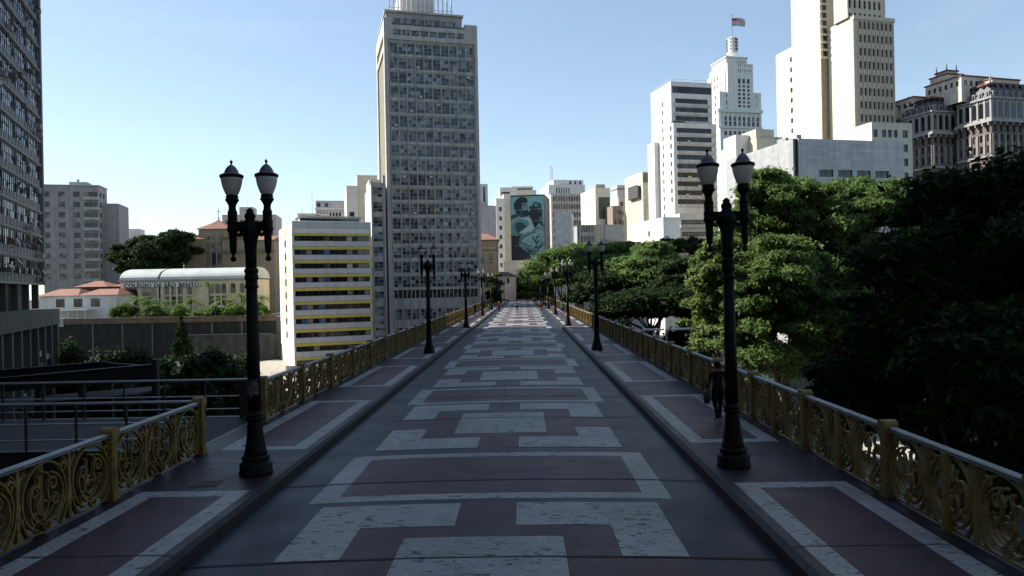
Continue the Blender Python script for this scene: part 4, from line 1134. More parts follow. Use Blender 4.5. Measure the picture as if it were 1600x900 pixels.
    b.block(0, b.w, 0, 14, 0, b.top, Rr=grid(1, 13, 3, .5, b.Z(350), -3.3, 7, 1.5, 'plain'), mats=mat('blank light wall', (.52,.52,.53), .85, streak=.25), parapet=.3); b.finish()
    b = Bld('white_antenna_block', 'white block with stepped top and lattice antenna mast on the skyline', 'building', 857, 288, 320, 12, 914, 16)
    Z = b.Z
    b.block(0, b.w, 0, 16, 0, Z(289), F=grid(b.S(870), b.S(893), 6, .5, Z(302), 3, 1, 2.6, 'slot'), mats=WHITE, parapet=.3)
    b.block(b.S(866,285), b.w-.3, 1.5, 15, Z(289), Z(280), F=grid(b.S(882), b.w-1, 4, .4, Z(287), 3, 1, 1.4, 'plain'), mats=WHITE, name='upper_wall')
    m = MB(); x = b.S(864.5,285)
    for dx in (-.55, .55): m.bar((x+dx, 3, Z(289)), (x+dx*.5, 3, Z(257)), .16, .16)
    for i in range(8): m.bar((x-.5, 3, Z(287)+i*1), (x+.5, 3, Z(287)+i*1+.9), .1, .1)
    b.part(m, 'antenna_mast', mat('mast paint', (.5,.42,.4))); b.finish()
    b = Bld('gridded_office', 'grey office block with dense rows of dark windows, in front of the antenna block', 'building', 861, 303, 284, 10, 921, 16)
    Z = b.Z; F = grid(.5, b.w-.4, 14, .72, Z(314), -3.1, 11, 1.8, 'plain')
    b.block(0, b.w, 0, 16, 0, b.top, F=F, mats=mat('gridded grey', (.4,.39,.38), .85), parapet=.2)
    m = MB()
    for k in range(8): m.box(.5+(b.w-1)*k/7-.12, .5+(b.w-1)*k/7+.12, -.3, -.003, 0, b.top)
    b.part(m, 'fin', CONC_L); b.finish()
    b = Bld('cream_glass_corner_block', 'cream block with a blank lit side and a dark green glass front panel', 'building', 930, 294, 256, 14, 953, 18)
    Z = b.Z
    b.block(0, b.w, 0, 16, 0, b.top, mats=BEIGE_L, parapet=.3)
    m = MB(); m.box(b.w*.22, b.w-.1, -.12, -.003, Z(342), Z(308)); b.part(m, 'glass_panel', mat('dark green glass', (.035,.06,.055), .25, streak=.1))
    m = MB(); m.box(1, b.w-1, 2, 9, b.top+.1, Z(292)+1.2); b.part(m, 'roof_house', GREY); b.finish()
    b = Bld('long_low_grey_block', 'long low grey block with a windowed left half, above the park trees', 'building', 905, 352, 224, 8, 976, 14)
    Z = b.Z; F = grid(.3, b.S(928), 5, .75, Z(363), -3, 6, 1.9, 'plain')
    b.block(0, b.w, 0, 14, 0, b.top, F=F, mats=mat('low block grey', (.34,.34,.345), .85), parapet=.3)
    m = MB()
    for px in (929, 946): m.box(b.S(px)-.12, b.S(px)+.12, -.15, -.003, 0, b.top)
    m.box(b.S(930), b.S(945), -.08, -.003, Z(378), Z(356)); b.part(m, 'rendered_panel', CONC); b.finish()
    b = Bld('stepped_cream_block', 'stepped cream apartment block with a windowed front, beside the dark bay tower', 'building', 966, 308, 268, 15, 984, 14)
    Z = b.Z
    b.block(0, b.w, 0, 14, 0, b.top, F=grid(.3, b.w-.2, 2, .55, Z(322), -3.4, 12, 1.6, 'plain'), mats=BEIGE_L, parapet=.3)
    m = MB(); m.box(.5, b.w-.4, 2, 8, b.top+.1, Z(288)); b.part(m, 'roof_house', GREYW)
    m = MB(); m.box(.4, b.w-.3, 1.9, 8.1, Z(293), Z(295)); b.part(m, 'roof_band', CONC_D); b.finish()
    b = Bld('brown_brick_block', 'small brown block with square windows, below the stepped cream block', 'building', 957, 322, 250, 15, 972, 10)
    b.block(0, b.w, 0, 10, 0, b.top, F=grid(.2, b.w-.2, 2, .5, b.Z(335), -3.2, 9, 1.5, 'plain'), mats=mat('brown wall', (.26,.21,.17), .85), parapet=.3); b.finish()
    b = Bld('dark_bay_tower', 'cream tower with a dark projecting window bay and stained top', 'building', 1004, 269, 236, 16, 1013, 14)
    Z = b.Z
    b.block(0, b.w, 0, 14, 0, b.top, mats=mat('stained cream', (.6,.55,.43), .85, streak=.45), parapet=.3)
    m = MB(); m.box(.15, b.w-.1, -.12, -.003, Z(285), Z(270)); b.part(m, 'dark_cladding', CONC_D)
    m = MB(); m.box(-.9, -.003, 1.6, 9.5, Z(308), Z(289)); o = b.part(m, 'window_bay', mat('bay black frame', (.03,.028,.026), .6))
    m = MB()
    for r in range(5): m.box(-.96, -.9, 2, 9.2, Z(306)+.85*r, Z(306)+.85*r+.45)
    m.build('louvre', mat('bay louvre', (.09,.085,.08), .6), o)
    b.finish()

def right_city():
    # low white block with pale painted walls
    b = Bld('low_white_block', 'low bright white block with faded painted panels, at the foot of the white office tower', 'building', 1036, 338, 196, 15, 1062, 20)
    Z = b.Z
    b.block(0, b.w, 0, 22, 0, Z(340), L=[(12.5, Z(366), 13.6, Z(357), 'plain'), (12.5, Z(378), 13.6, Z(369), 'plain')], mats=WHITE, parapet=.4)
    b.box('painted_panel', mat('faded pink panel', (.62,.5,.46), .8, streak=.3), -.06, -.003, 8, 11, Z(352), Z(344)); b.box('painted_panel', mat('faded peach panel', (.62,.55,.46), .8, streak=.3), -.06, -.003, 8, 11, Z(376), Z(366))
    gm, nt, bb, _ = new_mat('faded blue street mural')
    nt.links.new(ramp(nt, noise(nt, .35, 5), [(.4, (.8,.8,.79)), (.6, (.66,.74,.8)), (.75, (.72,.76,.66))]), bb.inputs['Base Color'])
    b.box('painted_panel', gm, .1, b.w-.1, -.06, -.003, Z(392), Z(346)); b.finish()
    # white office tower with black ribbons
    b = Bld('white_ribbon_tower', 'white office tower with black horizontal ribbon windows on its shaded front', 'tower', 1048, 127.5, 220, 15, 1112, 14)
    Z = b.Z; w = b.w; pit = (Z(157)-Z(184.5))/2
    F = [(b.S(1055,157), Z(157)-pit*k-.7, b.S(1106,157), Z(157)-pit*k+.75, 'black') for k in range(3)]
    b.block(0, w, 0, b.d, 0, b.top, F=F+[(.4, Z(145), w-.1, Z(134), 'black')], L=grid(7.2, 9.0, 1, .5, Z(160), -pit, 15, 1.5, 'slot'), mats=mat('white tower cladding', (.66,.65,.62), .7, var=.06, streak=.2), rec=.4, parapet=.4)
    m = MB()
    for k in range(3): m.box(b.S(1053,157), b.S(1109,157), -.5, -.003, Z(157)-pit*k-1.6, Z(157)-pit*k-.8)
    b.part(m, 'balcony_band', mat('tower grey band', (.52,.51,.49), .8))
    m = MB()
    for k in range(30): m.bar((.2+w*k/31, .3, b.top+.1), (.2+w*k/31, .3, b.top+.9), .05, .05)
    m.bar((.2, .3, b.top+.9), (w-.2, .3, b.top+.9), .06, .06); m.bar((.2, .3, b.top+.9), (.2, 13, b.top+.9), .06, .06)
    m.bar((2, 3, b.top), (2, 3, b.top+2.2), .1, .1); m.bar((5, 4, b.top), (5, 4, b.top+2.5), .1, .1); b.part(m, 'roof_railing', GREYW)
    m = MB(); m.box(b.w*.1-3.2, -.02, .3, 6, Z(213)*0, Z(215)); 
    # wider lower front
    x0, x1 = b.X(1052,200,-3.2), b.X(1119,200,-3.2)
    F2 = [(x0+2.1, Z(207)-pit*k-.72, x1-.5, Z(207)-pit*k+.75, 'black') for k in range(9)]
    b.block(x0, x1, -3.2, -.01, 0, Z(196), F=F2, L=grid(.6, 2.4, 1, .6, Z(207), -pit, 9, 1.5, 'slot'), mats=mat('white tower cladding', (.74,.73,.7)), rec=.4, name='lower_wall', parapet=.3)
    m = MB()
    for k in range(9): m.box(x0+1.8, x1-.3, -3.65, -3.203, Z(207)-pit*k-1.6, Z(207)-pit*k-.8)
    b.part(m, 'balcony_band', mat('tower grey band', (.52,.51,.49)))
    m = MB(); m.box(x0+.5, x0+4, -2.6, -.3, Z(196)-.2, Z(196)+.7); b.part(m, 'roof_planter', LEAF_D)
    for k in range(7):
        rng = random.Random(k); m = MB(); s = x0+2.3+rng.uniform(0, 8); z = Z(218)-pit*rng.randrange(0, 7)-1.5; m.box(s, s+.9, -4.0, -3.66, z, z+.55); b.part(m, 'air_conditioner', GREYW)
    # left slim wing
    b.block(-1.5, -.02, 9, 13.8, 0, Z(213), F=grid(-1.3, -.2, 1, .6, Z(225), -pit, 9, 1.6, 'slot'), mats=mat('white tower cladding', (.74,.73,.7)), name='side_wing')
    b.finish()
    # base in front with railinged terraces
    b = Bld('terraced_grey_block', 'grey block with long railed balconies, in front of the white ribbon tower', 'building', 1062, 334, 204, 12, 1122, 10)
    Z = b.Z
    F = [(.5, Z(348)-k*3.3-.9, b.w-.3, Z(348)-k*3.3+.8, 'black') for k in range(6)]
    b.block(0, b.w, 0, 10, 0, b.top, F=F, mats=GREYW, rec=.5, parapet=.3)
    for k in range(6):
        m = MB(); z = Z(348)-k*3.3-1; m.box(-.1, b.w, -.9, -.003, z-.5, z+.45)
        for i in range(12): m.box(.1+b.w*i/12, .15+b.w*i/12, -.85, -.8, z+.45, z+1.1)
        m.box(0, b.w, -.86, -.79, z+1.1, z+1.18); b.part(m, 'balcony', GREY)
    b.finish()
    # white stepped skyscraper with the flag
    b = Bld('stepped_skyscraper', 'white stepped landmark skyscraper with a lantern turret and a flag on its summit', 'tower', 1124, 142, 330, 14, 1189, 22)
    Z = b.Z; w = b.w; wm = mat('skyscraper white render', (.68,.68,.67), .8, var=.05, streak=.15)
    wing0, wing1 = b.S(1140,160), b.S(1176,160)
    F = grid(.8, wing0-.6, 2, .3, Z(152), -3, 3, 1.7, 'plain')[1::2]+grid(wing1+.3, w-.5, 3, .28, Z(152), -3.5, 3, 1.7, 'plain')[1::3]
    F += grid(b.S(1127), w-.8, 9, .5, Z(196), 3, 1, Z(180)-Z(187), 'plain')+grid(b.S(1127), w-.8, 9, .5, Z(189)+.3, 3, 1, Z(181)-Z(187.5), 'plain')
    F += grid(b.S(1127), w-.8, 9, .55, Z(211), -3.3, 12, 1.9, 'plain')
    L = grid(2, 20, 5, .3, Z(152), -3.4, 20, 1.7, 'plain')
    b.block(0, w, 0, b.d, 0, Z(143), F=F, L=L, mats=wm, parapet=.4, rec=.35)
    m = MB(); m.box(b.S(1125), w+.3, -.9, -.003, Z(175), Z(170)); m.box(b.S(1126), w+.2, -.6, -.003, Z(200), Z(197)); b.part(m, 'cornice', wm)
    m = MB()
    for k in range(10): x = b.S(1127)+(w-.8-b.S(1127))*k/9; m.box(x-.3, x+.3, -.5, -.003, Z(197), Z(175))
    b.part(m, 'column', wm)
    # centre tower
    x0, x1 = b.S(1136,130), b.S(1176,130)
    F = grid(x0+.8, x1-.7, 5, .58, Z(168)+.3, 1.78, 7, 1.15, 'plain')+grid(x0+.8, x1-.7, 5, .58, Z(126)+.1, 1.78, 1, 1.1, 'plain')
    F += grid(x0+1, x1-1, 10, .3, Z(111), 3, 1, 1.3, 'slot')+grid(x0+1, x1-1, 10, .3, Z(103), 3, 1, 1.2, 'slot')
    L = grid(1, 12, 4, .3, Z(126), -3.5, 10, 1.7, 'plain')
    b.block(x0, x1, -.5, 16, Z(170), Z(98), F=F, L=L, mats=wm, name='centre_shaft', rec=.35)
    b.block(b.X(1132,104,1.2), x1+.0, 1.2, 17, Z(143), Z(107), L=grid(2, 14, 4, .3, Z(118), -3.5, 7, 1.7, 'plain'), mats=wm, name='left_shoulder')
    b.block(x1+.01, b.S(1177.5,120), 1.5, 15, Z(143), Z(103), mats=wm, name='right_shoulder', F=[])
    m = MB(); m.box(x1-.5, b.S(1179,103), .8, 15.4, Z(103), Z(101.5)); b.part(m, 'shoulder_slab', wm)
    xa, xb = b.X(1134.5,92,1)-1, b.X(1167,92,1)
    b.block(xa+1, xb, 1, 14, Z(98), Z(88), F=grid(xa+2, xb-1, 9, .3, Z(97), 3, 1, 1.5, 'slot'), mats=wm, name='upper_storey')
    m = MB(); m.box(xa+.6, xb+.4, .6, 14.4, Z(88), Z(86)); m.box(xa+1.6, xb-1.6, 2, 13, Z(86), Z(84.5)); b.part(m, 'cornice', wm)
    cxm = b.X(1144,70,6); r = 2.1; Zf = b.Z; Z = lambda py: b.Zat(1144, py, 6, cxm)
    m = MB(); m.lathe([(r+.4, Z(85)), (r+.4, Z(83)), (r, Z(82.8)), (r, Z(60)), (r*.75, Z(59.5)), (r*.4, Z(58))], 12, (cxm, 6, 0)); b.part(m, 'turret', wm)
    for q in range(4):
        for k in range(12):
            a = R(30*k+15); z0 = Z(81)+(Z(61)-Z(81))*q/4+.25
            o = link('turret_window', win_mesh(.75, 1.05, 'slot'), b.root, (cxm+math.cos(a)*(r*.972+.06)-.375*-math.sin(a)*-1, 6+math.sin(a)*(r*.972+.06)-.375*math.cos(a), z0), a+math.pi/2)
    m = MB()
    for q in range(5): z0 = Z(82)+(Z(61)-Z(82))*q/4; m.lathe([(r+.22, z0-.12), (r+.22, z0+.12)], 12, (cxm, 6, 0))
    b.part(m, 'turret_ring', wm)
    m = MB(); m.tube([(cxm, 6, Z(59)), (cxm, 6, Z(24))], [.22, .12], 6); m.lathe([(.05,-.4),(.4,0),(.05,.4)], 8, (cxm,6,Z(23))); b.part(m, 'flagpole', GREY)
    b.finish()
    # the flag: striped cloth, red canton
    fl = MB(); L_, H_ = 6.2, 3.6; n = 14
    for i in range(n):
        for k in range(13):
            def P(a, c): x = L_*a/n; return (x, .45*math.sin(x*1.6)*(.3+a/n), H_*(1-c/13)-.12*math.sin(x*1.1)*a/n-.25*a/n)
            canton = (i < 5 and k < 5)
            fl.quad(P(i,k), P(i,k+1), P(i+1,k+1), P(i+1,k), 2 if canton else (k % 2))
    Pf = b.O+b.u*cxm+b.v*6+Vector((0,0,Z(40)))
    fo = fl.build('flag', [mat('flag black', (.03,.03,.045), .8, streak=0), mat('flag white', (.75,.75,.76), .8, streak=0), mat('flag red', (.5,.04,.06), .8, streak=0)], loc=(Pf.x+.15, Pf.y, Pf.z), rz=R(8))
    tag(fo, 'black and white striped flag with a red corner, flying above the white skyscraper', 'flag')
    # twin cream tower
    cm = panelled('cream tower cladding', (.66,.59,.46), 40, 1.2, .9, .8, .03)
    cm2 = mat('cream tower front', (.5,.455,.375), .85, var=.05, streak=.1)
    b = Bld('cream_tower', 'huge cream tower of tall blank slabs, cropped by the top of the frame', 'tower', 1333, 27, 221, 16, 1396.5, 12)
    Z = b.Z; w = b.w; xm = 1.3
    pit = (Z(38)-Z(184))/7+.0
    n = 8; F = []
    for r in range(9): F += grid(b.S(1341,60), w-.5, n, .55, Z(44)-pit*r, 1, 1, pit*.58, 'slot')
    d2 = b.Yto(1298, 0, 0, 50)
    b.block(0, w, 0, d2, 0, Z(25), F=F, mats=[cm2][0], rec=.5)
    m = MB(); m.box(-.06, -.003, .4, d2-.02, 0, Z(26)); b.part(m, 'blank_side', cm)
    c = (w-.5-b.S(1341,60))/n; m = MB()
    for k in range(n+1): x = b.S(1341,60)+c*k; m.box(x-.1, x+.1, -.35, -.003, 0, Z(34))
    m.box(-.1, w+.1, -.4, -.003, Z(30), Z(25)+.2); b.part(m, 'fin', cm2)
    # upper set-back shaft
    x0, x1 = b.X(1324,10,1.5), b.X(1383,10,1.5); F = []
    for r in range(4): F += grid(b.S(1333,15), x1-.5, 7, .5, Z(9)+r*pit, 1, 1, pit*.62, 'slot')
    F += grid(b.S(1333,15), x1-.5, 7, .5, Z(22), 1, 1, 1.0, 'slot')
    b.block(x0, x1, 1.5, min(7.5, d2-.3), Z(25), Z(25)+26, F=F, mats=cm2, rec=.5, name='upper_shaft')
    # second slab behind on the left
    ya = d2+.4; xs = b.X(1282,60,ya); db = b.Yto(1241, xs, ya, 50)-ya
    zt1 = Z(27)+34
    F = []
    for r in range(0): F.append((xs+.7, Z(70)+r*pit*.55, xs+2.6, Z(70)+r*pit*.55+pit*.3, 'plain'))
    b.block(xs, 6, ya, ya+db, 0, zt1, F=F, mats=cm2, rec=.5, name='rear_slab')
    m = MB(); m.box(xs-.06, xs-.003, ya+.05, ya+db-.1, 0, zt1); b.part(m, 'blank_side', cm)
    m = MB(); m.box(xs+.02, xs+3.8, ya-.6, ya-.01, Z(70), zt1); 
    for r in range(13): b.box('slot_beam', cm2, xs+.01, -.07, ya-.35, ya-.13, Z(74)+r*pit*.6, Z(74)+r*pit*.6+.7)
    b.box('slot_glazing', G_BLACK, xs+.9, -.3, ya-.1, ya-.003, Z(74), zt1-1)
    m = MB(); m.box(xs+.02, -.02, ya-.12, ya-.003, 0, Z(75)); b.part(m, 'slot_shade', mat('slot shade brown', (.3,.24,.16), .85))  # thin sheet with the slab front's brown shade put into its colour
    # third, lower slab
    yb = ya+db+.6; xl = b.X(1238, 72, yb+1); dl = b.Yto(1216, xl, yb+1, 50)-yb-1; zl = b.Zat(1216, 72, yb, xl)
    b.block(xl, xs+2, yb+1, yb+1+dl, 0, zl, mats=cm2, name='left_slab')
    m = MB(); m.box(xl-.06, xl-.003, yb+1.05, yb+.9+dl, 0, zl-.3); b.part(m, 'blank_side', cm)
    for r in range(14): b.box('link_window', G_DARK, xl-.12, xl-.062, yb+1.1, yb+2.3, 43+r*3.4, 43+r*3.4+1.6)
    m = MB(); m.box(xl, xl+2.2, yb+.15, yb+.85, 0, zl+1); b.part(m, 'link_wall', cm2)
    m = MB()
    for q in (0, 1.6):
        m.bar((xl+.1+q, yb+.5, zl), (xl+.1+q, yb+.5, zl+30), .22, .22)
    for r in range(11): m.bar((xl+.1, yb+.5, zl+r*2.7), (xl+1.7, yb+.5, zl+r*2.7+1.2), .15, .15)
    b.part(m, 'lattice_mast', WHITE); b.finish()
    # cream lower block in front
    b = Bld('cream_corner_block', 'cream mid-rise block with dark windows down its right edge, before the cream tower', 'building', 1362, 191, 186, 14, 1425, 14)
    Z = b.Z
    F = [(b.S(a,205), Z(214), b.S(c,205), Z(202), 'plain') for a, c in ((1364.5,1371.5),(1378,1385),(1387.5,1393.5),(1396.5,1402.5))]
    F += [(b.S(1410,205), Z(214)-k*3.56, b.S(1418.5,205), Z(202)-k*3.56, 'plain') for k in range(9)]
    b.block(0, b.w, 0, 14, 0, Z(191), F=F, mats=mat('cream block render', (.56,.52,.43), .85, var=.05, streak=.15), rec=.35, parapet=.4)
    b.finish()
    # grey stone clad box
    cl = panelled('grey stone cladding', (.5,.49,.5), 2.6, .82, .72, .55, .14, .03)
    cl2 = panelled('side stone cladding', (.37,.37,.375), 2.6, .82, .75, .55, .1, .03)  # same stone on the sunlit side, colour lowered to hold back its glare
    b = Bld('stone_clad_block', 'wide windowless block clad in grey stone courses, rising behind the sunlit tree', 'building', 1243, 216, 150, 15, 1412, 22)
    Z = b.Z
    F = [(b.S(a,268), Z(275.5), b.S(c,268), Z(264), 'teal') for a, c in ((1276,1298),(1305.5,1328),(1335,1356.5),(1363.5,1385))]+[(b.S(1364,290), Z(300), b.S(1386,290), Z(289.5), 'teal')]
    b.block(.65, b.w, 0, 24, 0, b.top, F=F, mats=cl, rec=.3)
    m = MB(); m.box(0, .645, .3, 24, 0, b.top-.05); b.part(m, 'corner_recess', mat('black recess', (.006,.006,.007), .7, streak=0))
    m = MB(); m.box(-.4, -.003, .35, 26, 0, b.top); b.part(m, 'side_cladding', cl2)
    m = MB(); m.box(.8, 1.8, .6, 1.4, b.top, b.top+.9); m.box(18, 20.4, 4, 6, b.top, b.top+.9); m.box(-.2, .4, 3, 6, b.top, b.top+.8); b.part(m, 'roof_plant', GREY)
    b.finish()
    b = Bld('beige_roof_block', 'beige stepped block with rooftop tanks, just behind the stone-clad block', 'building', 1182, 208, 188, 15, 1241, 12)
    Z = b.Z
    b.block(0, b.w, 0, 18, 0, Z(216), mats=BEIGE, parapet=.4)
    m = MB(); m.box(0.5, b.S(1213,208), 1, 9, Z(216)+.1, Z(200)); b.part(m, 'roof_house', BEIGE); m = MB(); m.box(-3.5, .3, 4, 10, 0, Z(206)); b.part(m, 'lower_wing', OFFW)
    m = MB()
    for k in range(5): m.lathe([(.5,0),(.5,.6),(.3,.75)], 10, (3.5+k*1.1, 1.5, Z(216)+.05))
    b.part(m, 'roof_tank', GREY); b.finish()

def ornate_block():
    # Beaux-Arts block with mansard roofs
    st = mat('shade toned rose stone', (.14,.112,.1), .85, var=.15, streak=.35); lt = mat('shade toned rose stucco', (.31,.3,.295), .85, var=.1, streak=.25)  # stone and stucco darkened so their colour carries the shade over this block
    md = mat('slate mansard', (.075,.075,.085), .6, var=.25, scale=2, streak=.3); cr = mat('cream attic stucco', (.52,.47,.4), .85, streak=.15); trim = mat('oxide trim', (.17,.06,.045), .8)
    b = Bld('ornate_block', 'ornate rose-brown block with slate mansard roofs and stepped cream attic', 'building', 1548, 124, 205, 17, 1600, 30)
    Z = b.Z; S = lambda px, py=200: b.S(px, py)
    def arched(mb, x0, x1, z0, z1, y, ang=0, org=(0,0), mi=0, n=8):
        cx = (x0+x1)/2; r = (x1-x0)/2; ca, sa = math.cos(ang), math.sin(ang)
        pts = [(x0,z0),(x1,z0)]+[(cx+r*math.cos(math.pi*i/n), z1-r+r*math.sin(math.pi*i/n)) for i in range(n+1)]
        def P(a, d, z): return (org[0]+ca*a-sa*d, org[1]+sa*a+ca*d, z)
        k = len(pts)
        mb.add([P(x, y, z) for x, z in pts]+[P(x, y+.15, z) for x, z in pts], [tuple(range(k))]+[(i, k+i, k+(i+1) % k, (i+1) % k) for i in range(k)], mi)
    def wing(x0, x1, y0, y1, off=0.0):
        zT, zM, zA, zC, zD = Z(126)+off, Z(153)+off, Z(180)+off, Z(190)+off, Z(240)+off
        faces = [((x0,y0), 0, x1-x0), ((x0,y1), -math.pi/2, y1-y0)]
        Fs = []
        for (org, ang, L) in faces:
            n = max(2, int(L/2.1)); ws = []
            for k in range(n):
                a = L*(k+.5)/n
                for r in range(10): ws.append((a-.42, zD-6.3-r*3.4, a+.42, zD-4.4-r*3.4, 'plain'))
                for r in range(3): ws.append((a-.42, zD+.5+r*3.1, a+.42, zD+2.5+r*3.1, 'plain'))
                ws.append((a-.5, zC-2.6, a+.5, zC-.9, 'plain'))
            Fs.append(ws)
        b.block(x0, x1, y0, y1, 0, zC, F=Fs[0], L=Fs[1], mats=st, rec=.35)
        b.block(x0+.25, x1-.25, y0+.25, y1-.25, zC+.9, zM, mats=lt, name='arcade_storey')
        for (org, ang, L) in faces:
            ca, sa = math.cos(ang), math.sin(ang)
            def Q(a, d, z, org=org, ca=ca, sa=sa): return (org[0]+ca*a-sa*d, org[1]+sa*a+ca*d, z)
            n = max(2, int(L/2.1))
            for k in range(n):
                a = L*(k+.5)/n; m = MB(); arched(m, a-.55, a+.55, zC+1.6, zM-.7, .12, ang, org); b.part(m, 'arcade_window', G_BLACK)
            m = MB()
            for k in range(n+1):
                a = L*k/n; a = min(max(a, .3), L-.3)
                M4 = Matrix.Translation((org[0], org[1], 0)) @ Matrix.Rotation(ang, 4, 'Z')
                m = MB(); m.box(a-.26, a+.26, .0, .26, zC+1, zM-.05, 0, M4); b.part(m, 'pilaster', lt)
            m = MB()
            for k in range(n+1):
                a = min(max(L*k/n, .35), L-.35); M4 = Matrix.Translation((org[0], org[1], 0)) @ Matrix.Rotation(ang, 4, 'Z')
                m.box(a-.3, a+.3, -.3, -.004, zD, zC-3.2, 0, M4)
                m.box(a-.2, a+.2, -.9, -.004, zC-.85, zC-.05, 0, M4)
            b.part(m, 'giant_column', mat('pale column stone', (.27,.24,.22), .85))
            # dormers on the mansard
            M4 = Matrix.Translation((org[0], org[1], 0)) @ Matrix.Rotation(ang, 4, 'Z')
            for k in range(n):
                a = L*(k+.5)/n; m = MB(); mg = MB()
                m.box(a-.42, a+.42, -.02, .7, zM+.5, zM+2.0, 0, M4); m.box(a-.5, a+.5, -.07, .7, zM+2.0, zM+2.15, 0, M4)
                mg.box(a-.27, a+.27, -.05, -.024, zM+.65, zM+1.85, 0, M4)
                # round oeil-de-boeuf above
                pts = [Vector(Q(a+.5*math.cos(t*math.pi/5), .95, zM+3.9+.55*math.sin(t*math.pi/5))) for t in range(10)]
                pk = [Vector(Q(a+.5*math.cos(t*math.pi/5), 1.7, zM+3.9+.55*math.sin(t*math.pi/5))) for t in range(10)]
                mg.add(pts+pk, [tuple(range(10))]+[(i, 10+i, 10+(i+1) % 10, (i+1) % 10) for i in range(10)])
                mg.build('dormer_glazing', G_BLACK, b.part(m, 'dormer', lt))
        # cornices and mansard
        m = MB(); m.box(x0-.9, x1+.4, y0-.9, y1+.3, zC, zC+.55); m.box(x0-.4, x1+.3, y0-.4, y1+.2, zC+.55, zC+.9); m.box(x0-.35, x1+.3, y0-.35, y1, zM, zM+.45); m.box(x0-.45, x1+.2, y0-.45, y1, zD-1.0, zD-.3); b.part(m, 'cornice', lt)
        i = 1.6; m = MB(); za, zz = zM+.451, zT-.5
        A = [(x0,y0,za),(x1,y0,za),(x1,y1,za),(x0,y1,za)]; T = [(x0+i,y0+i,zz),(x1-i,y0+i,zz),(x1-i,y1-i,zz),(x0+i,y1-i,zz)]
        for k in range(4): m.quad(A[k], A[(k+1) % 4], T[(k+1) % 4], T[k])
        m.quad(*T); b.part(m, 'mansard_roof', md)
        m = MB(); m.box(x0+i-.5, x1-i+.5, y0+i-.5, y1-i+.5, zz+.01, zz+.5); b.part(m, 'roof_trim', trim)
        m = MB()
        for (qx, qy) in ((x0+i, y0+i), (x1-i, y0+i), (x0+i, y1-i)): m.lathe([(.3,0),(.3,.8),(.12,1),(.2,1.3),(.02,2.6)], 8, (qx, qy, zz+.5))
        b.part(m, 'finial', CONC)
        return zT
    zt = wing(0, 16, 0, 11)
    wing(-7.5, 3.5, 12.5, 24, -1.2)
    wing(-13, -3, 26, 37, -2.5)
    m = MB(); m.box(1, 15.5, 10.9, 30, 0, Z(165)); b.part(m, 'core_wall', st)
    # stepped cream attic
    def attic(x0, x1, y0, y1, z0, z1, n=6):
        b.block(x0, x1, y0, y1, z0, z1, F=grid(x0+.4, x1-.4, n, .5, z1-2.6, 3, 1, 1.5, 'plain'), L=grid(.4, y1-y0-.4, max(2,int((y1-y0)/2)), .45, z1-2.6, 3, 1, 1.5, 'plain'), mats=cr, name='attic')
        m = MB(); m.box(x0-.3, x1+.3, y0-.3, y1+.3, z1, z1+.35); b.part(m, 'attic_cornice', trim)
    attic(-2, 9, 7.5, 20, zt-4, Z(112)+.8, 5); attic(4, 14, 3, 12, zt-1, Z(117), 5)
    attic(-6.5, 2.5, 20, 31, zt-5, Z(125), 4); attic(-10, -4.5, 26, 35, zt-6, Z(133), 3)
    attic(-1.2, 4.6, 13, 19, Z(112)+1, Z(102)+1.2, 3); attic(-.2, 3.8, 14, 18, Z(102)+1.5, Z(88), 2)
    m = MB()
    for (qx, qy) in ((0,14.2),(3.6,14.2),(0,17.8)): m.lathe([(.2,0),(.2,.6),(.05,2)], 6, (qx,qy,Z(88)+.3))
    b.part(m, 'finial', CONC)
    b.finish()

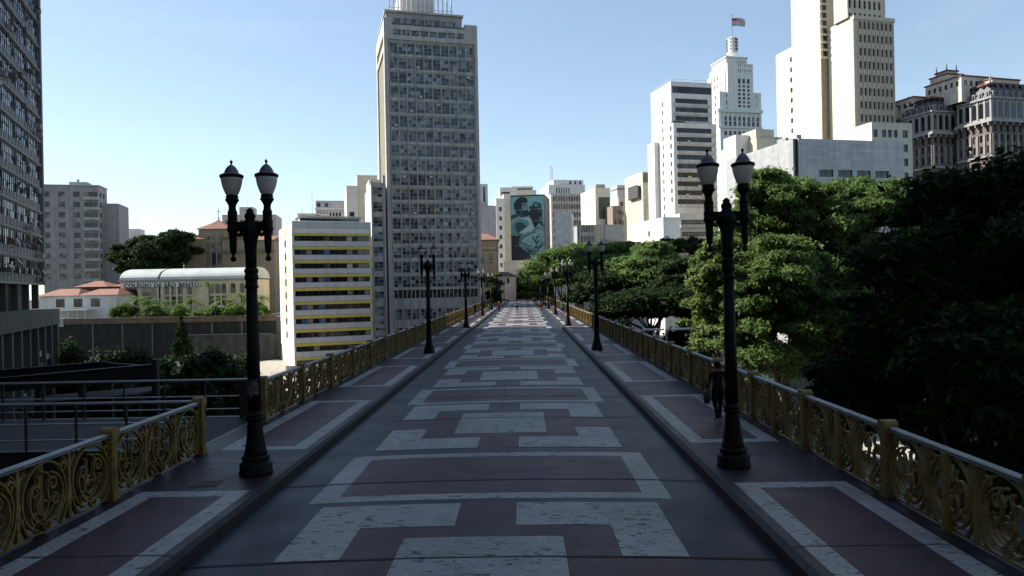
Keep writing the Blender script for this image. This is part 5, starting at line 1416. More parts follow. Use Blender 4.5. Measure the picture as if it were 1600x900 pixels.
def steel_walkway():
    dk = mat('dark steel paint', (.014,.015,.019), .6, var=.25, scale=2, streak=.3); ra = mat('brushed rail steel', (.5,.51,.53), .38, var=.15, scale=2, streak=0, metallic=.7)
    fl = mat('worn walkway plate', (.011,.011,.013), .8, var=.3, scale=1, streak=0)
    t = thing('walkway', 'level steel walkway leaving the viaduct to the left between two metal railings', 'walkway', (-EDGE, 18.5, 0))
    m = MB(); m.box(-26, -.14, -2.0, 2.1, -.14, -.012); m.build('floor_plate', fl, t)
    for y in (-2.06, 2.16):
        m = MB(); m.box(-26, -.14, y-.06, y+.055, -.62, -.02); m.box(-26, -.14, y-.12, y+.12, -.66, -.621); m.box(-26, -.14, y-.12, y+.12, -.019, .0)
        for k in range(10): m.box(-2.5-2.5*k, -2.44-2.5*k, y-.1, y+.1, -.62, -.02)
        m.build('edge_beam', dk, t)
    m = MB(); m.box(-26, -1.4, -1.4, 1.4, -2.6, -.67); m.build('soffit_wall', CONC_D, t)
    for y, gap in ((-2.0, 2.35), (2.1, 2.1)):
        r = thing('x', 'x', 'x'); bpy.data.objects.remove(r)
        m = MB(); m.tube([(-26, y, 1.04), (.12, y, 1.04)], .036, 8); m.tube([(-26, y, .58), (.1, y, .58)], .02, 6); m.tube([(-26, y, .22), (.1, y, .22)], .02, 6)
        m.build('handrail', ra, t)
        k = 0; m = MB()
        while -.5-k*1.15 > -26:
            m.box(-.54-k*1.15, -.5-k*1.15, y-.025, y+.025, 0, 1.005); k += 1
        m.build('balusters', dk, t)
    # end panel with stickers next to the railing
    m = MB(); m.box(-.62, -.2, 2.0, 2.07, .02, 1.0, 0); m.box(-.66, -.6, 1.98, 2.14, 0, 1.02, 0); m.box(-.22, -.16, 1.98, 2.14, 0, 1.02, 0)
    pal = [(.55,.6,.65),(.1,.16,.4),(.6,.62,.6),(.5,.52,.5)]
    mats = [dk]+[mat('sticker %d' % i, c, .6, streak=0) for i, c in enumerate(pal)]
    for i, (x, z, w, h) in enumerate(((-.36,.84,.12,.09),(-.38,.7,.1,.05),(-.36,.6,.08,.06),(-.36,.46,.1,.08))):
        m.quad((x-w/2,1.994,z),(x+w/2,1.994,z+.01),(x+w/2,1.994,z+h),(x-w/2,1.994,z+h-.01), i+1)
    m.build('end_panel', mats, t)
    # older stair frame beyond
    s = thing('steel_stair', 'dark steel stair frame with two sloping beams, beyond the walkway railing', 'stair', (-13, 27, -3.5))
    def P(px, py, Y): q = at(px, py, Y); return (q.x+13, q.y-27, q.z+3.5)
    for Y, (a, b2) in ((27, ((-120, 612), (238, 580))), (30, ((-120, 598), (165, 574)))):
        m = MB(); A, B = P(*a, Y), P(*b2, Y); m.bar(A, B, .1, .42); m.bar((A[0],A[1],A[2]+.24), (B[0],B[1],B[2]+.24), .3, .05); m.bar((A[0],A[1],A[2]-.24), (B[0],B[1],B[2]-.24), .3, .05); m.build('sloping_beam', dk, s)
    m = MB(); A, B = P(238, 580, 27), P(165, 574, 30); m.bar(A, B, .1, .4); m.build('cross_beam', dk, s)
    for px, Y in ((243, 27), (172, 30), (60, 27), (80, 30), (-30, 27), (128, 27)):
        m = MB(); q = P(px, 576, Y); m.box(q[0]-.1, q[0]+.1, q[1]-.1, q[1]+.1, -6.5, q[2]+(.35 if px == 243 else -.2)); m.build('post', dk, s)
    m = MB(); A, B = P(-120, 690, 27.5), P(240, 668, 27.5); m.bar(A, B, .3, .6); A, B = P(30, 640, 27), P(80, 665, 27); m.bar(A, B, .06, .06); m.build('lower_beam', dk, s)
    m = MB(); A, B = P(-120, 640, 28), P(240, 610, 28); m.bar(A, B, 2.6, .08); m.build('stair_flight', fl, s)

def behind_viewer():
    # two unseen blocks added to cut the sky light on the viaduct's start
    w1 = mat('shade block render', (.24,.23,.215), .85, streak=.3)
    for label, x0, x1, y0, y1, h in (('unseen grey block behind the viewer, added to shade the near end of the viaduct', -34, 34, -80, -50, 62), ('unseen grey block right of the viewer, added to shade the near deck', 26, 62, -48, -6, 66)):
        B = Bld.__new__(Bld); B.root = thing('added_shade_block', label, 'building', (x0, y0, GZ), 0); B.wins = []; B.wname = 'window'
        m = MB(); L = x1-x0; D = y1-y0
        B.block(0, L, 0, D, 0, h, L=grid(1, D-1, int(D/4), .55, 4, 3.4, 16, 1.7, 'dark'), mats=w1, parapet=.5)
        for r in range(16):
            for k in range(int(L/5)): B.wins.append(((k+1)*5-1.0, D+.03, 4+r*3.4), math.pi, 2.2, 1.7, 'dark') if False else None
        B.finish()

# ------------------------------------------------------------------ vegetation
def leaf_quads(rng, centres, radii, per, size, flat=.5, aspect=2.2, shell=.3):
    """many small leaf-sized faces spread through flattened clumps; returns verts (n*4,3)"""
    out = []
    for c, r in zip(centres, radii):
        n = per
        d = rng.normal(size=(n, 3)); d /= np.linalg.norm(d, axis=1)[:, None]
        t = rng.uniform(shell, 1.0, n)[:, None]**.8
        far = np.where(rng.random(n) < .13, rng.uniform(1.05, 1.5, n), 1.0)[:, None]
        p = np.array(c)+d*t*far*np.array(r)*(1+rng.normal(0, .12, (n, 1)))+rng.normal(0, .05, (n, 3))*np.array(r)
        nrm = d*np.array([.5, .5, .6])+rng.normal(0, .55, (n, 3))+np.array([0, 0, flat]); nrm /= np.linalg.norm(nrm, axis=1)[:, None]
        a = np.cross(nrm, rng.normal(size=(n, 3))); a /= np.linalg.norm(a, axis=1)[:, None]
        b = np.cross(nrm, a)
        s = size*rng.uniform(.6, 1.35, (n, 1))
        a = a*s*aspect*.5; b = b*s*.5
        out.append(np.stack([p-a, p-b*.9+a*.1, p+a, p+b*.9+a*.1], 1))
    return np.concatenate(out).reshape(-1, 3)

def quads_mesh(name, v, material):
    n = len(v)//4
    me = bpy.data.meshes.new(name)
    me.vertices.add(len(v)); me.vertices.foreach_set('co', v.astype(np.float32).ravel())
    me.loops.add(n*4); me.loops.foreach_set('vertex_index', np.arange(n*4, dtype=np.int32))
    me.polygons.add(n); me.polygons.foreach_set('loop_start', np.arange(0, n*4, 4, dtype=np.int32))
    me.materials.append(material); me.update(calc_edges=True)
    return me

def tree(name, label, loc, top, rx, ry, rz, seed, nclump=60, per=420, size=.3, leaf=None, trunk_r=.3, plates=False, group=None, cat='tree', fork=.35, lowfill=.0, cl=.24, spray=False):
    """loc = foot of the trunk, top = height of the crown top above the foot"""
    rng = np.random.default_rng(seed)
    root = thing(name, label, cat, loc, 0, group)
    cz = top-rz
    cs, rs = [], []
    for i in range(nclump):
        d = rng.normal(size=3); d /= np.linalg.norm(d)
        if plates and d[2] < -.15: d[2] = abs(d[2])*.6
        if not plates and d[2] < -.75: d[2] = -d[2]
        t = rng.uniform(.55, 1.0)**.7 if rng.random() > .2 else rng.uniform(.2, .6)
        wob = 1+.22*math.sin(3*math.atan2(d[1], d[0])+seed)+.12*math.sin(5*math.atan2(d[1], d[0])+2*seed)+rng.normal(0, .05)
        c = d*t*np.array([rx*wob, ry*wob, rz*(1+.1*math.sin(4*d[0]+seed))])
        q = cl*(rx+ry)/2*rng.uniform(.6, 1.25)
        e_ = rng.uniform(.7, 1.35); rr = np.array([q*e_, q/e_, q*(.36 if plates else rng.uniform(.38, .62))])
        if spray: rr[2] *= .95
        if c[2]+rr[2] > rz: c[2] = rz-rr[2]*rng.uniform(.6, 1.1)
        cs.append(c+np.array([0, 0, cz])); rs.append(rr)
    v = leaf_quads(rng, cs, rs, per, size, flat=.75 if plates else .45)
    link('crown', quads_mesh('crown', v, leaf or LEAF), root)
    # trunk and limbs
    m = MB(); zf = max(.5, (cz-rz*.6)*fork+ (cz-rz*.6)*.3)
    lean = rng.normal(0, .04*top, 2)
    F = Vector((lean[0], lean[1], zf))
    m.tube([(0,0,-.2), (lean[0]*.25, lean[1]*.25, zf*.35), (lean[0]*.7, lean[1]*.7, zf*.75), F], [trunk_r*1.5, trunk_r*1.05, trunk_r*.9, trunk_r*.8], 10)
    idx = rng.permutation(nclump)[:(9 if plates else 16)]
    for j, i in enumerate(idx):
        e = Vector(cs[i]); mid = F.lerp(e, .5)+Vector((rng.normal(0,.3), rng.normal(0,.3), -.12*(e-F).length*.6))
        k = trunk_r*(.55 if j < 5 else .34)
        m.tube([F-Vector((0,0,.3)), F.lerp(mid, .5)+Vector((0,0,-.1)), mid, mid.lerp(e, .55), e], [k, k*.85, k*.65, k*.42, k*.15], 6)
        e2 = Vector(cs[idx[(j+1) % len(idx)]]); m.tube([mid, mid.lerp(e2, .5), e2], [k*.5, k*.3, k*.1], 5)
    m.build('trunk', BARK, root, True)
    return root

def tree_px(name, label, px, Y, py_top, hw, py_bot, seed, base=GZ, **k):
    P = at(px, py_top, Y); top = P.z-base; rx = hw/F_PX*Y; zb = at(px, py_bot, Y).z
    rz = (P.z-zb)/2
    return tree(name, label, (P.x, P.y, base), top, rx, k.pop('ry', rx), rz, seed, **k)

def palm(label, px, Y, py_base, py_top, seed, nf=13, L=2.4, base=None, group='palms on the school terrace'):
    rng = random.Random(seed)
    P = at(px, py_top, Y); z0 = base if base is not None else at(px, py_base, Y).z
    r = thing('palm', label, 'palm', (P.x, P.y, z0), 0, group); H = max(.3, P.z-z0)
    m = MB(); m.tube([(0,0,-.1), (.05,0,H*.5), (0,0,H)], [.16, .12, .1], 7); m.build('trunk', BARK, r, True)
    m = MB()
    for k in range(nf):
        a = 2*math.pi*k/nf+rng.uniform(-.25, .25); el = rng.uniform(.2, 1.2); prev = None; n = 8
        for i in range(n+1):
            t = i/n; x = L*t*math.cos(el*(1-.2*t)); z = H+L*(.75*math.sin(el)*t-.85*t*t*(1.1-.4*el))
            c = Vector((x*math.cos(a), x*math.sin(a), z)); side = Vector((-math.sin(a), math.cos(a), 0)); w = .42*math.sin(math.pi*min(1, t*.9+.1))+.03
            if prev:
                pc, pw = prev
                for sgn in (-1, 1):
                    for q in range(2):
                        u = pc.lerp(c, q*.5); u2 = pc.lerp(c, q*.5+.38)
                        tip = u.lerp(c, 1.1)+side*sgn*w*1.05+Vector((0,0,-.22*w-.03)); m.add([u, u2, tip], [(0,1,2)])
            prev = (c, w)
    m.build('fronds', LEAF_P, r)
    return r

def bush(name, label, px, Y, py_top, hw, py_bot, seed, leaf, base, cat='shrub', group=None, per=260, ncl=18, size=.26):
    rng = np.random.default_rng(seed); P = at(px, py_top, Y); rx = hw/F_PX*Y; H = max(.6, P.z-base)
    r = thing(name, label, cat, (P.x, P.y, base), 0, group)
    cs, rs = [], []
    for i in range(ncl):
        a = rng.uniform(0, 6.28); q = rng.uniform(0, .8)**.6; h = rng.uniform(.2, .85)*(1-.4*q)
        cs.append(np.array([rx*q*math.cos(a), rx*q*math.sin(a)*.8, H*h])); rs.append(np.array([rx*.38, rx*.38, H*.2])*rng.uniform(.7, 1.2))
    link('foliage', quads_mesh('foliage', leaf_quads(rng, cs, rs, per, size, .5), leaf), r)
    m = MB()
    for i in range(5): e = cs[i]; m.tube([(0,0,-.1), (e[0]*.5, e[1]*.5, e[2]*.6), tuple(e)], [.06, .04, .015], 5)
    m.build('stems', BARK, r)
    return r

def nature():
    G = 'park trees right of the viaduct'
    # sunlit tree right of the viaduct (several crowns) and the dark ones in the shade in front
    tree_px('canopy_tree', 'big sunlit green tree directly behind the nearest right lamp post', 1215, 76, 268, 92, 480, 3, nclump=190, per=620, size=.24, cl=.215, spray=True, trunk_r=.42, group=G)
    tree_px('canopy_tree', 'sunlit green tree spreading in front of the stone-clad block', 1325, 80, 274, 105, 490, 5, nclump=190, per=620, size=.24, cl=.215, spray=True, trunk_r=.42, group=G)
    tree_px('canopy_tree', 'bright yellow-green drooping tree left of the nearest right lamp post', 1130, 72, 372, 66, 590, 8, nclump=140, per=540, size=.23, cl=.225, spray=True, leaf=LEAF_Y, trunk_r=.3, group=G)
    tree_px('canopy_tree', 'lower sunlit tree behind the right railing, under the big sunlit crowns', 1225, 70, 372, 108, 615, 9, nclump=205, per=600, size=.23, cl=.215, spray=True, trunk_r=.35, group=G)
    tree_px('canopy_tree', 'sunlit green tree half hidden by the low dark tree behind the right railing', 1325, 74, 392, 80, 600, 21, nclump=140, per=560, size=.24, cl=.225, spray=True, trunk_r=.32, group=G)
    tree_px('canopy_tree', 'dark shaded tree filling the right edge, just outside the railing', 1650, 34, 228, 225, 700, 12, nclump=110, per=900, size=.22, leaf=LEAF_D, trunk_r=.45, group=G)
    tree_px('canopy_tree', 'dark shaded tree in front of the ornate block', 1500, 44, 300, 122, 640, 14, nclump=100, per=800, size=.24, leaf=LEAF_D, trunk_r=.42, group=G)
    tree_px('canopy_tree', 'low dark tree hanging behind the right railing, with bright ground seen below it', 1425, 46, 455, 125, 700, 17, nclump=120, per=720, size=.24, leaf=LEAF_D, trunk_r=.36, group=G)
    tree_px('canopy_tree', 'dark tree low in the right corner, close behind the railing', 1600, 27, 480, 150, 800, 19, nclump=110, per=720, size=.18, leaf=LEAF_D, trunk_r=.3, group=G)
    # flat-topped park trees in the middle distance
    mid = [(905, 168, 378, 62, 470, 'flat-topped park tree with a pale sunlit crown, nearest the far lamps'),
           (965, 140, 380, 66, 478, 'flat-topped park tree left of the second right lamp post'),
           (1018, 118, 379, 62, 490, 'broad flat-topped park tree between the second and nearest right lamps'),
           (1075, 102, 402, 52, 505, 'dark flat-topped park tree below the terraced grey block'),
           (948, 116, 424, 60, 500, 'shaded flat-topped tree standing behind the second right lamp post'),
           (1020, 92, 452, 75, 520, 'low shaded tree over the park paths, left of the bright drooping tree'),
           (880, 190, 405, 36, 475, 'rounded green tree beside the far right lamps')]
    for i, (px, Y, t, hw, bt, lab) in enumerate(mid):
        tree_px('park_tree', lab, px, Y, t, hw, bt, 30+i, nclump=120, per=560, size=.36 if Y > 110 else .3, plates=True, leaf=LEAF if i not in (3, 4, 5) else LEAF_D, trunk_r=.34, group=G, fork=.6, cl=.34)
    # trees at the far end of the viaduct
    far = [(838, 238, 412, 26, 478, 'dark leafy tree at the far right end of the viaduct'), (815, 250, 428, 24, 472, 'tree closing the view at the end of the viaduct'),
           (856, 222, 420, 20, 478, 'slender tree beside the farthest right lamps'), (795, 262, 440, 18, 470, 'small tree in front of the low pink house')]
    for i, (px, Y, t, hw, bt, lab) in enumerate(far):
        tree_px('street_tree', lab, px, Y, t, hw*1.25, bt+2, 50+i, base=-.16, nclump=60, per=360, size=.42, cl=.32, leaf=LEAF if i != 1 else LEAF_Y, trunk_r=.22, group='trees closing the far end')
    tree_px('street_tree', 'small bright tree beside the chapel at the end of the left railing', 772, 178, 425, 13, 462, 60, nclump=26, per=260, size=.38, leaf=LEAF_Y, trunk_r=.16)
    tree_px('street_tree', 'dark round tree just below the bright tree, by the left railing', 769, 170, 452, 14, 478, 61, nclump=26, per=260, size=.36, leaf=LEAF_D, trunk_r=.16)
    tree_px('park_tree', 'dark bushy tree standing between the stone-clad block and its windows', 1060, 150, 372, 40, 400, 62, nclump=40, per=300, size=.45, leaf=LEAF_D, trunk_r=.25, group=G)
    # left bank
    tree_px('rain_tree', 'big dark spreading tree beside the monastery church', 232, 184, 368, 52, 436, 73, base=-1.6, nclump=80, per=560, size=.4, cl=.27, leaf=LEAF_D, trunk_r=.45, fork=.6)
    tree_px('rain_tree', 'dark tree rising behind the spreading tree, touching the church', 274, 190, 359, 34, 425, 75, base=-1.6, nclump=60, per=480, size=.4, cl=.3, leaf=LEAF_D, trunk_r=.35, fork=.6)
    for i, (px, yb, yt, L, lab) in enumerate(((214, 497, 474, 3.0, 'broad bright palm in front of the two big arched windows'), (258, 497, 478, 2.4, 'greyish palm under the middle of the name sign'), (298, 497, 476, 3.0, 'wide bushy palm right of the name sign'), (326, 490, 448, 1.9, 'tall slender palm in front of the plain wall'), (350, 497, 474, 2.6, 'bright palm below the small arched windows'), (377, 495, 468, 2.6, 'palm close to the left lamp post'), (236, 497, 476, 2.4, 'palm between the two big arches'), (408, 494, 470, 2.2, 'palm right of the left lamp post'))):
        palm(lab, px, 157 if yt > 460 else 160, yb, yt-4, i, L=L*1.65, nf=24, base=-1.6)
    for i, (px, yt, hw, lab) in enumerate(((195, 480, 14, 'leafy shrub at the left end of the terrace garden'), (240, 484, 16, 'low shrub under the arched windows'), (278, 484, 14, 'low shrub between the middle palms'), (322, 487, 15, 'spreading shrub hanging over the parapet'), (365, 480, 14, 'bright shrub near the left lamp post'), (338, 483, 12, 'round shrub beside the tall slender palm'), (400, 478, 15, 'dense shrub right of the left lamp post'))):
        bush('garden_shrub', lab, px, 154, yt-9, hw*1.45, 500, 80+i, LEAF_P if i % 2 == 0 else LEAF, -1.6, group='shrubs of the terrace garden')
    # conifer and dark thicket in front of the wall
    P = at(283, 496, 120); r = thing('conifer', 'narrow dark conifer in front of the stone retaining wall', 'conifer', (P.x, P.y, GZ), 0)
    rng = np.random.default_rng(5); cs, rs = [], []; H = P.z-GZ
    for i in range(90):
        t = rng.uniform(.08, 1); a = rng.uniform(0, 6.28); q = (1-t)*2.3
        cs.append(np.array([q*math.cos(a), q*math.sin(a), H*t])); rs.append(np.array([.5, .5, .35])*(1.1-.6*t))
    link('foliage', quads_mesh('foliage', leaf_quads(rng, cs, rs, 120, .2, .2, 2.6), LEAF_D), r)
    m = MB(); m.tube([(0,0,-.1),(0,0,H*.95)], [.2,.03], 7); m.build('trunk', BARK, r)
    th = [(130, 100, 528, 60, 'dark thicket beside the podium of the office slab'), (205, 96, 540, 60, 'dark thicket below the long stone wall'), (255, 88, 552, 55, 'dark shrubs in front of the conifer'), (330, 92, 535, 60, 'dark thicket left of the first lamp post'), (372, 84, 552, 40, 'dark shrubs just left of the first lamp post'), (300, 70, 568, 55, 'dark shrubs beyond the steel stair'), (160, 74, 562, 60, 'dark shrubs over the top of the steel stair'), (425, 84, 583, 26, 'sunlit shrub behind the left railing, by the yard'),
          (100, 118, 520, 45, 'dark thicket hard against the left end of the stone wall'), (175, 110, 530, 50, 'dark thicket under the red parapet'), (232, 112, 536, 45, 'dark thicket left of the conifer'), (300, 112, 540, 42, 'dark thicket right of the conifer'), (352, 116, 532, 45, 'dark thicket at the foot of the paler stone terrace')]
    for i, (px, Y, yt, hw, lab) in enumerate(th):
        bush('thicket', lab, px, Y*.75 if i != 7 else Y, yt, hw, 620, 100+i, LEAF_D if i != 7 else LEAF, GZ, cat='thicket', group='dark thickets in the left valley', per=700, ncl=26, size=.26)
    for i, (px, Y, yt, hw, lab) in enumerate(((930, 112, 486, 34, 'dark hedge under the flat-topped trees, by the second right lamp'), (975, 100, 490, 26, 'dark hedge left of the white kiosk'), (1060, 96, 492, 34, 'dark hedge right of the white kiosk'), (1092, 84, 498, 26, 'dark hedge behind the bright drooping tree'))):
        bush('park_hedge', lab, px, Y, yt, hw, 560, 140+i, LEAF_D, GZ, cat='hedge', per=500, ncl=24, size=.3, group='dark hedges in the park')
    # bushes below the right railing
    for i, (px, Y, yt, hw, lab) in enumerate(((1132, 62, 540, 30, 'sunlit bush behind the woman, beyond the right railing'), (1290, 56, 575, 40, 'bush catching light under the dark trees'), (1180, 60, 560, 30, 'leafy bush right of the first right lamp post'))):
        bush('park_bush', lab, px, Y, yt, hw, 640, 120+i, LEAF_Y if i == 0 else LEAF, GZ, cat='bush', per=600, ncl=20, size=.22)

def park_things():
    # small kiosk under the trees, tent, twin-arm park lamp
    wht = WHITE; org = mat('orange canvas', (.5,.13,.03), .8, streak=0)
    P = at(1020, 500, 104)
    r = thing('park_kiosk', 'low white kiosk with an orange fascia, glimpsed under the flat-topped trees', 'kiosk', (P.x, P.y, GZ), R(8))
    m = MB(); m.box(-2.2, 2.2, 0, 4, 0, 4.2); m.build('wall', wht, r)
    m = MB(); m.box(-2.5, 2.5, -.5, 4.2, 4.2, 4.5); m.build('fascia', mat('orange fascia', (.55,.27,.06), .7, streak=0), r)
    m = MB(); m.box(-1, 1.6, -.05, -.002, 1.2, 2.4); m.build('shutter', mat('kiosk shutter', (.25,.12,.08), .7), r)
    for x in (-1.2, 1.2): link('window', win_mesh(.9, .9, 'plain'), r, (x-.45, -.04, 2.9), 0)
    P = at(1008, 524, 76); m = MB()
    m.add([(-1.6,-1.3,0),(1.6,-1.3,0),(1.6,1.3,0),(-1.6,1.3,0),(-1.0,0,1.7),(1.0,0,1.7)], [(0,1,5,4),(1,2,5),(2,3,4,5),(3,0,4)])
    tag(m.build('tent', org, loc=(P.x, P.y, GZ+.01)), 'small orange ridge tent on the shaded park lawn', 'tent')
    P = at(1041, 516, 60); r = thing('park_lamp', 'twin-armed white park lamp seen over the right railing', 'park lamp', (P.x, P.y, GZ))
    H = P.z-GZ; m = MB(); m.tube([(0,0,0),(0,0,H)], [.09,.05], 8); m.build('pole', CONC_L, r)
    for s in (-1, 1):
        m = MB(); m.bar((0,0,H),(s*.55,0,H+.06), .07, .07); a = m.build('arm', CONC_L, r)
        m = MB(); m.bar((s*.4,0,H+.05),(s*1.9,0,H+.1), .5, .13); m.build('lamp_head', mat('pale lamp housing', (.7,.7,.68), .5, streak=0), a)
    P = at(762, 474, 160); v = thing('parked_van', 'blue-grey van parked beyond the left railing near the far lamps', 'van', (P.x-1.2, P.y, -.15), R(90))
    m = MB(); pr = [(-2.4,.35),(-2.4,1.2),(-2.2,2.05),(1.1,2.1),(1.7,1.25),(2.5,1.05),(2.55,.35)]
    n = len(pr); m.add([(x,-.9,z) for x, z in pr]+[(x,.9,z) for x, z in pr], [tuple(range(n)), tuple(range(2*n-1, n-1, -1))]+[(i, n+i, n+(i+1) % n, (i+1) % n) for i in range(n)])
    m.build('body', mat('blue grey car paint', (.16,.2,.28), .35, streak=0), v)
    for y in (-.905, .905):
        m = MB(); m.box(-1.9, .9, y-.004, y+.004, 1.3, 1.9); m.build('side_window', G_BLACK, v)
        for x in (-1.5, 1.6):
            m = MB(); M4 = Matrix.Translation((x, y*.92, .35)) @ Matrix.Rotation(R(90), 4, 'X')
            pts = [M4 @ Vector((.35*math.cos(k*.52), .35*math.sin(k*.52), zz)) for zz in (-.1, .1) for k in range(12)]
            m.add(pts, [tuple(range(12)), tuple(range(23, 11, -1))]+[(k, 12+k, 12+(k+1) % 12, (k+1) % 12) for k in range(12)]); m.build('wheel', mat('tyre rubber', (.02,.02,.02), .9, streak=0), v)
    m = MB(); m.box(-4.5, 4.5, -3, 9, GZ, -.16); tag(m.build('parking_deck', CONC_D, loc=(P.x-1.4, P.y, 0)), kind='structure')

# ------------------------------------------------------------------ people
def skin_body(joints, edges, mats, zones):
    """joints: name -> (pos, radius); one continuous skinned surface; zones(face centre) -> material slot"""
    names = list(joints); idx = {n: i for i, n in enumerate(names)}
    me = bpy.data.meshes.new('person'); me.from_pydata([joints[n][0] for n in names], [(idx[a], idx[b]) for a, b in edges], [])
    o = bpy.data.objects.new('tmp', me); COL.objects.link(o)
    md = o.modifiers.new('Skin', 'SKIN'); md.use_smooth_shade = True
    for n in names:
        sv = me.skin_vertices[0].data[idx[n]]; r = joints[n][1]; sv.radius = r if hasattr(r, '__len__') else (r, r); sv.use_root = (n == 'pelvis')
    s = o.modifiers.new('Sub', 'SUBSURF'); s.levels = 2; s.render_levels = 2
    bpy.context.view_layer.update()
    res = bpy.data.meshes.new_from_object(o.evaluated_get(bpy.context.evaluated_depsgraph_get()))
    bpy.data.objects.remove(o)
    res.materials.clear()
    for m in mats: res.materials.append(m)
    for p in res.polygons: p.material_index = zones(p.center); p.use_smooth = True
    return res

def person(label, loc, rz, h=1.68, shirt=(.05,.05,.06), pants=(.02,.02,.03), shoes=(.5,.5,.5), skin=(.25,.14,.09), hair=(.015,.01,.008), stride=.22, swing=.18, group=None, lift=0.0, sleeve='short', arm_bend=.1, longhair=False):
    k = h/1.68
    # the figure faces +y; the left leg (x<0) trails, the right leg leads
    J = {'pelvis': ((0,0,.93), (.15,.105)), 'waist': ((0,.01,1.08), (.128,.09)), 'chest': ((0,0,1.28), (.165,.11)), 'collar': ((0,-.01,1.405), (.11,.08)), 'neck': ((0,.0,1.455), .052), 'skull': ((0,.02,1.53), (.068,.075)), 'brow': ((0,.028,1.60), (.075,.088)), 'crown': ((0,.015,1.655), (.045,.05)), 'nose': ((0,.115,1.555), .014)}
    E = [('pelvis','waist'),('waist','chest'),('chest','collar'),('collar','neck'),('neck','skull'),('skull','brow'),('brow','crown'),('skull','nose')]
    for s, nm in ((-1,'l'), (1,'r')):
        sg = s
        fy = stride*sg; up_ = lift if s < 0 else 0
        J[nm+'hip'] = ((s*.095,0,.86), (.10,.105)); J[nm+'knee'] = ((s*.1, fy*.45+(.05 if s < 0 else .04), .5+up_*.2), .062); J[nm+'calf'] = ((s*.1, fy*.7-(.04 if s < 0 else .0), .34+up_*.6), .056); J[nm+'ankle'] = ((s*.1, fy-(.02 if s < 0 else 0), .10+up_), .037)
        J[nm+'heel'] = ((s*.1, fy-.05, .055+up_), .034); J[nm+'toe'] = ((s*.115, fy+.15, .042+up_*.25), (.04,.03))
        E += [('pelvis',nm+'hip'),(nm+'hip',nm+'knee'),(nm+'knee',nm+'calf'),(nm+'calf',nm+'ankle'),(nm+'ankle',nm+'heel'),(nm+'ankle',nm+'toe')]
        ay = -swing*sg
        J[nm+'sho'] = ((s*.185,-.01,1.375), .058); J[nm+'elb'] = ((s*.235, ay*.45-.02, 1.11), .042); J[nm+'wri'] = ((s*.245, ay+arm_bend, .88), .029); J[nm+'palm'] = ((s*.245, ay+arm_bend+.02, .81), (.022,.036)); 
        E += [('collar',nm+'sho'),(nm+'sho',nm+'elb'),(nm+'elb',nm+'wri'),(nm+'wri',nm+'palm')]
        for q in range(4):
            J[nm+'f%d' % q] = ((s*(.243-.004*q), ay+arm_bend+.045-.02*q, .755-.008*(1.5-abs(q-1.5))), .0085); J[nm+'g%d' % q] = ((s*(.228), ay+arm_bend+.05-.02*q, .715-.01*(1.5-abs(q-1.5))), .0075); E += [(nm+'palm',nm+'f%d' % q),(nm+'f%d' % q,nm+'g%d' % q)]
        J[nm+'th'] = ((s*.222, ay+arm_bend+.06, .79), .009); E.append((nm+'palm',nm+'th'))
    J = {n: (tuple(c*k for c in p), (tuple(a*k for a in r) if hasattr(r, '__len__') else r*k)) for n, (p, r) in J.items()}
    def zone(c):
        z = c.z/k; x = abs(c.x)/k; 
        if z < .085+lift*1.0*(c.x < 0): return 2
        if x > .185 and z < (1.17 if sleeve == 'short' else .92) and z > .68: return 3
        if z > 1.43: return 3
        if z > .95: return 0
        return 1
    def pm(n, c, r=.85): return mat(n+' %.3f %.3f %.3f' % c, c, r, var=.12, streak=0, spec=.1)
    me = skin_body(J, E, [pm('shirt cloth', shirt), pm('trouser cloth', pants), pm('shoe', shoes, .6), pm('skin', skin, .55)], zone)
    o = link('person', me, None, loc, rz); tag(o, label, 'person', group)
    m = MB(); rr = [(0,-.02)]
    hm = MB()
    hm.lathe([(.086*k,1.52*k),(.096*k,1.56*k),(.1*k,1.61*k),(.09*k,1.665*k),(.06*k,1.7*k),(.02*k,1.715*k)], 14, (0,-.008*k,0))
    if longhair: hm.lathe([(.06*k,1.36*k),(.085*k,1.42*k),(.09*k,1.5*k),(.088*k,1.58*k)], 12, (0,-.045*k,0))
    hm.v = [(x, (y if y < .03*k else y*.62), z) for x, y, z in hm.v]
    hm.build('hair', pm('hair', hair, .7), o, True)
    return o

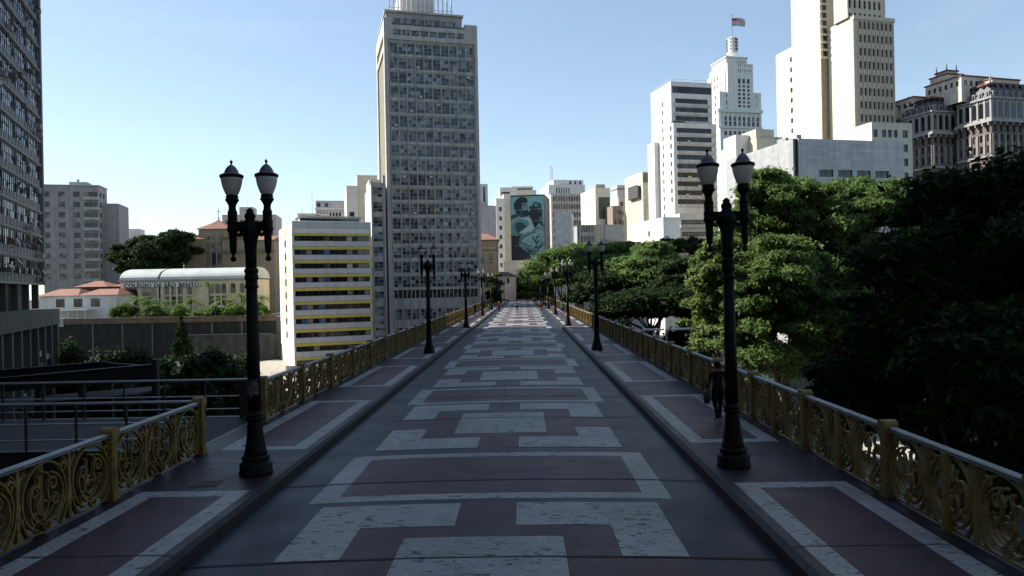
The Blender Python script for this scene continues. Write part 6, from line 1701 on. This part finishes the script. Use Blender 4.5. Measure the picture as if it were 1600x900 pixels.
def people():
    P = at(1123, 657, 18.6)
    wx, wy = 5.46, 18.55
    person('woman in black walking away past the first right lamp, a dark bag at her side', (wx, wy, .004), R(4), h=1.5, shirt=(.012,.012,.014), pants=(.009,.009,.011), shoes=(.42,.4,.38), skin=(.16,.09,.06), hair=(.01,.007,.006), stride=.17, swing=.06, lift=.05, longhair=False)
    m = MB(); m.lathe([(.02,-.2),(.1,-.19),(.135,-.1),(.14,.04),(.11,.13),(.05,.16)], 14)
    m.v = [(x*1.0, y*.62, z) for x, y, z in m.v]
    m.tube([(-.07,0,.13),(-.05,0,.3),(.0,.02,.42),(.06,.0,.3),(.07,0,.13)], .012, 6)
    tag(m.build('shoulder_bag', mat('dark bag leather', (.022,.017,.014), .6, streak=0), loc=(wx-.27, wy+.02, .66), rz=R(90), smooth=True), 'dark round bag hanging from the arm of the woman in black', 'bag')
    pp = [ (578/7.27+700, 484+4.5, 0, (.32,.03,.04), (.03,.03,.05), 'walker in a red top and dark trousers by the left kerb, in the sunlit stretch', True),
           (807.6, 488, 1, (.25,.27,.3), (.012,.012,.016), 'walker in a grey top in the middle of the sunlit road', True),
           (845.5, 493, 1, (.3,.03,.03), (.35,.38,.42), 'walker in a red top and pale jeans right of the road centre', True),
           (852.5, 485.5, 0, (.03,.03,.035), (.02,.02,.025), 'small dark-clothed walker just behind the one in pale jeans', True),
           (879.5, 492.5, 1, (.04,.3,.22), (.02,.02,.03), 'walker in a teal top on the right pavement beside the fourth lamp', False),
           (742.5, 494, 0, (.015,.015,.02), (.02,.02,.025), 'walker in dark clothes by the left railing, nearest the sunlight edge', False),
           (756.5, 484, 0, (.1,.04,.03), (.03,.03,.03), 'walker in brown beside the left railing, past the third lamp', False),
           (764.5, 487.5, 1, (.3,.34,.05), (.05,.08,.06), 'small walker in a yellow-green top on the left pavement', False),
           (830, 468.5, 1, (.05,.05,.06), (.02,.02,.03), 'tiny distant walker near the end of the viaduct', True)]
    for i, (px, py, away, sh, pa, lab, road) in enumerate(pp):
        # foot point from the picture row, on the deck
        zf = -.09 if road else .004
        d = at(px, py, 10)-CAMPOS; t = (zf-CAMPOS.z)/d.z; q = CAMPOS+d*t
        hh = 1.7
        if i == 3: hh = 1.45
        if i == 7: hh = 1.25
        z = crown(q.x)+.005 if abs(q.x) < KW else .005
        person(lab, (q.x, q.y, z), R(0 if away else 180)+R(random.uniform(-12, 12)), h=hh, shirt=sh, pants=pa, stride=.2*(1 if i % 2 else .7), swing=.16, lift=.03, group='people walking on the viaduct', sleeve='long' if i % 2 else 'short')
    # backpack of the walker on the right pavement
    d = at(878, 480, 10)-CAMPOS

world(); terrain(); viaduct(); balustrades(); lamps()
office_tower(); striped_block(); dark_office(); left_city(); behind_left(); centre_city(); right_city(); ornate_block(); steel_walkway(); behind_viewer()
nature(); park_things(); people()
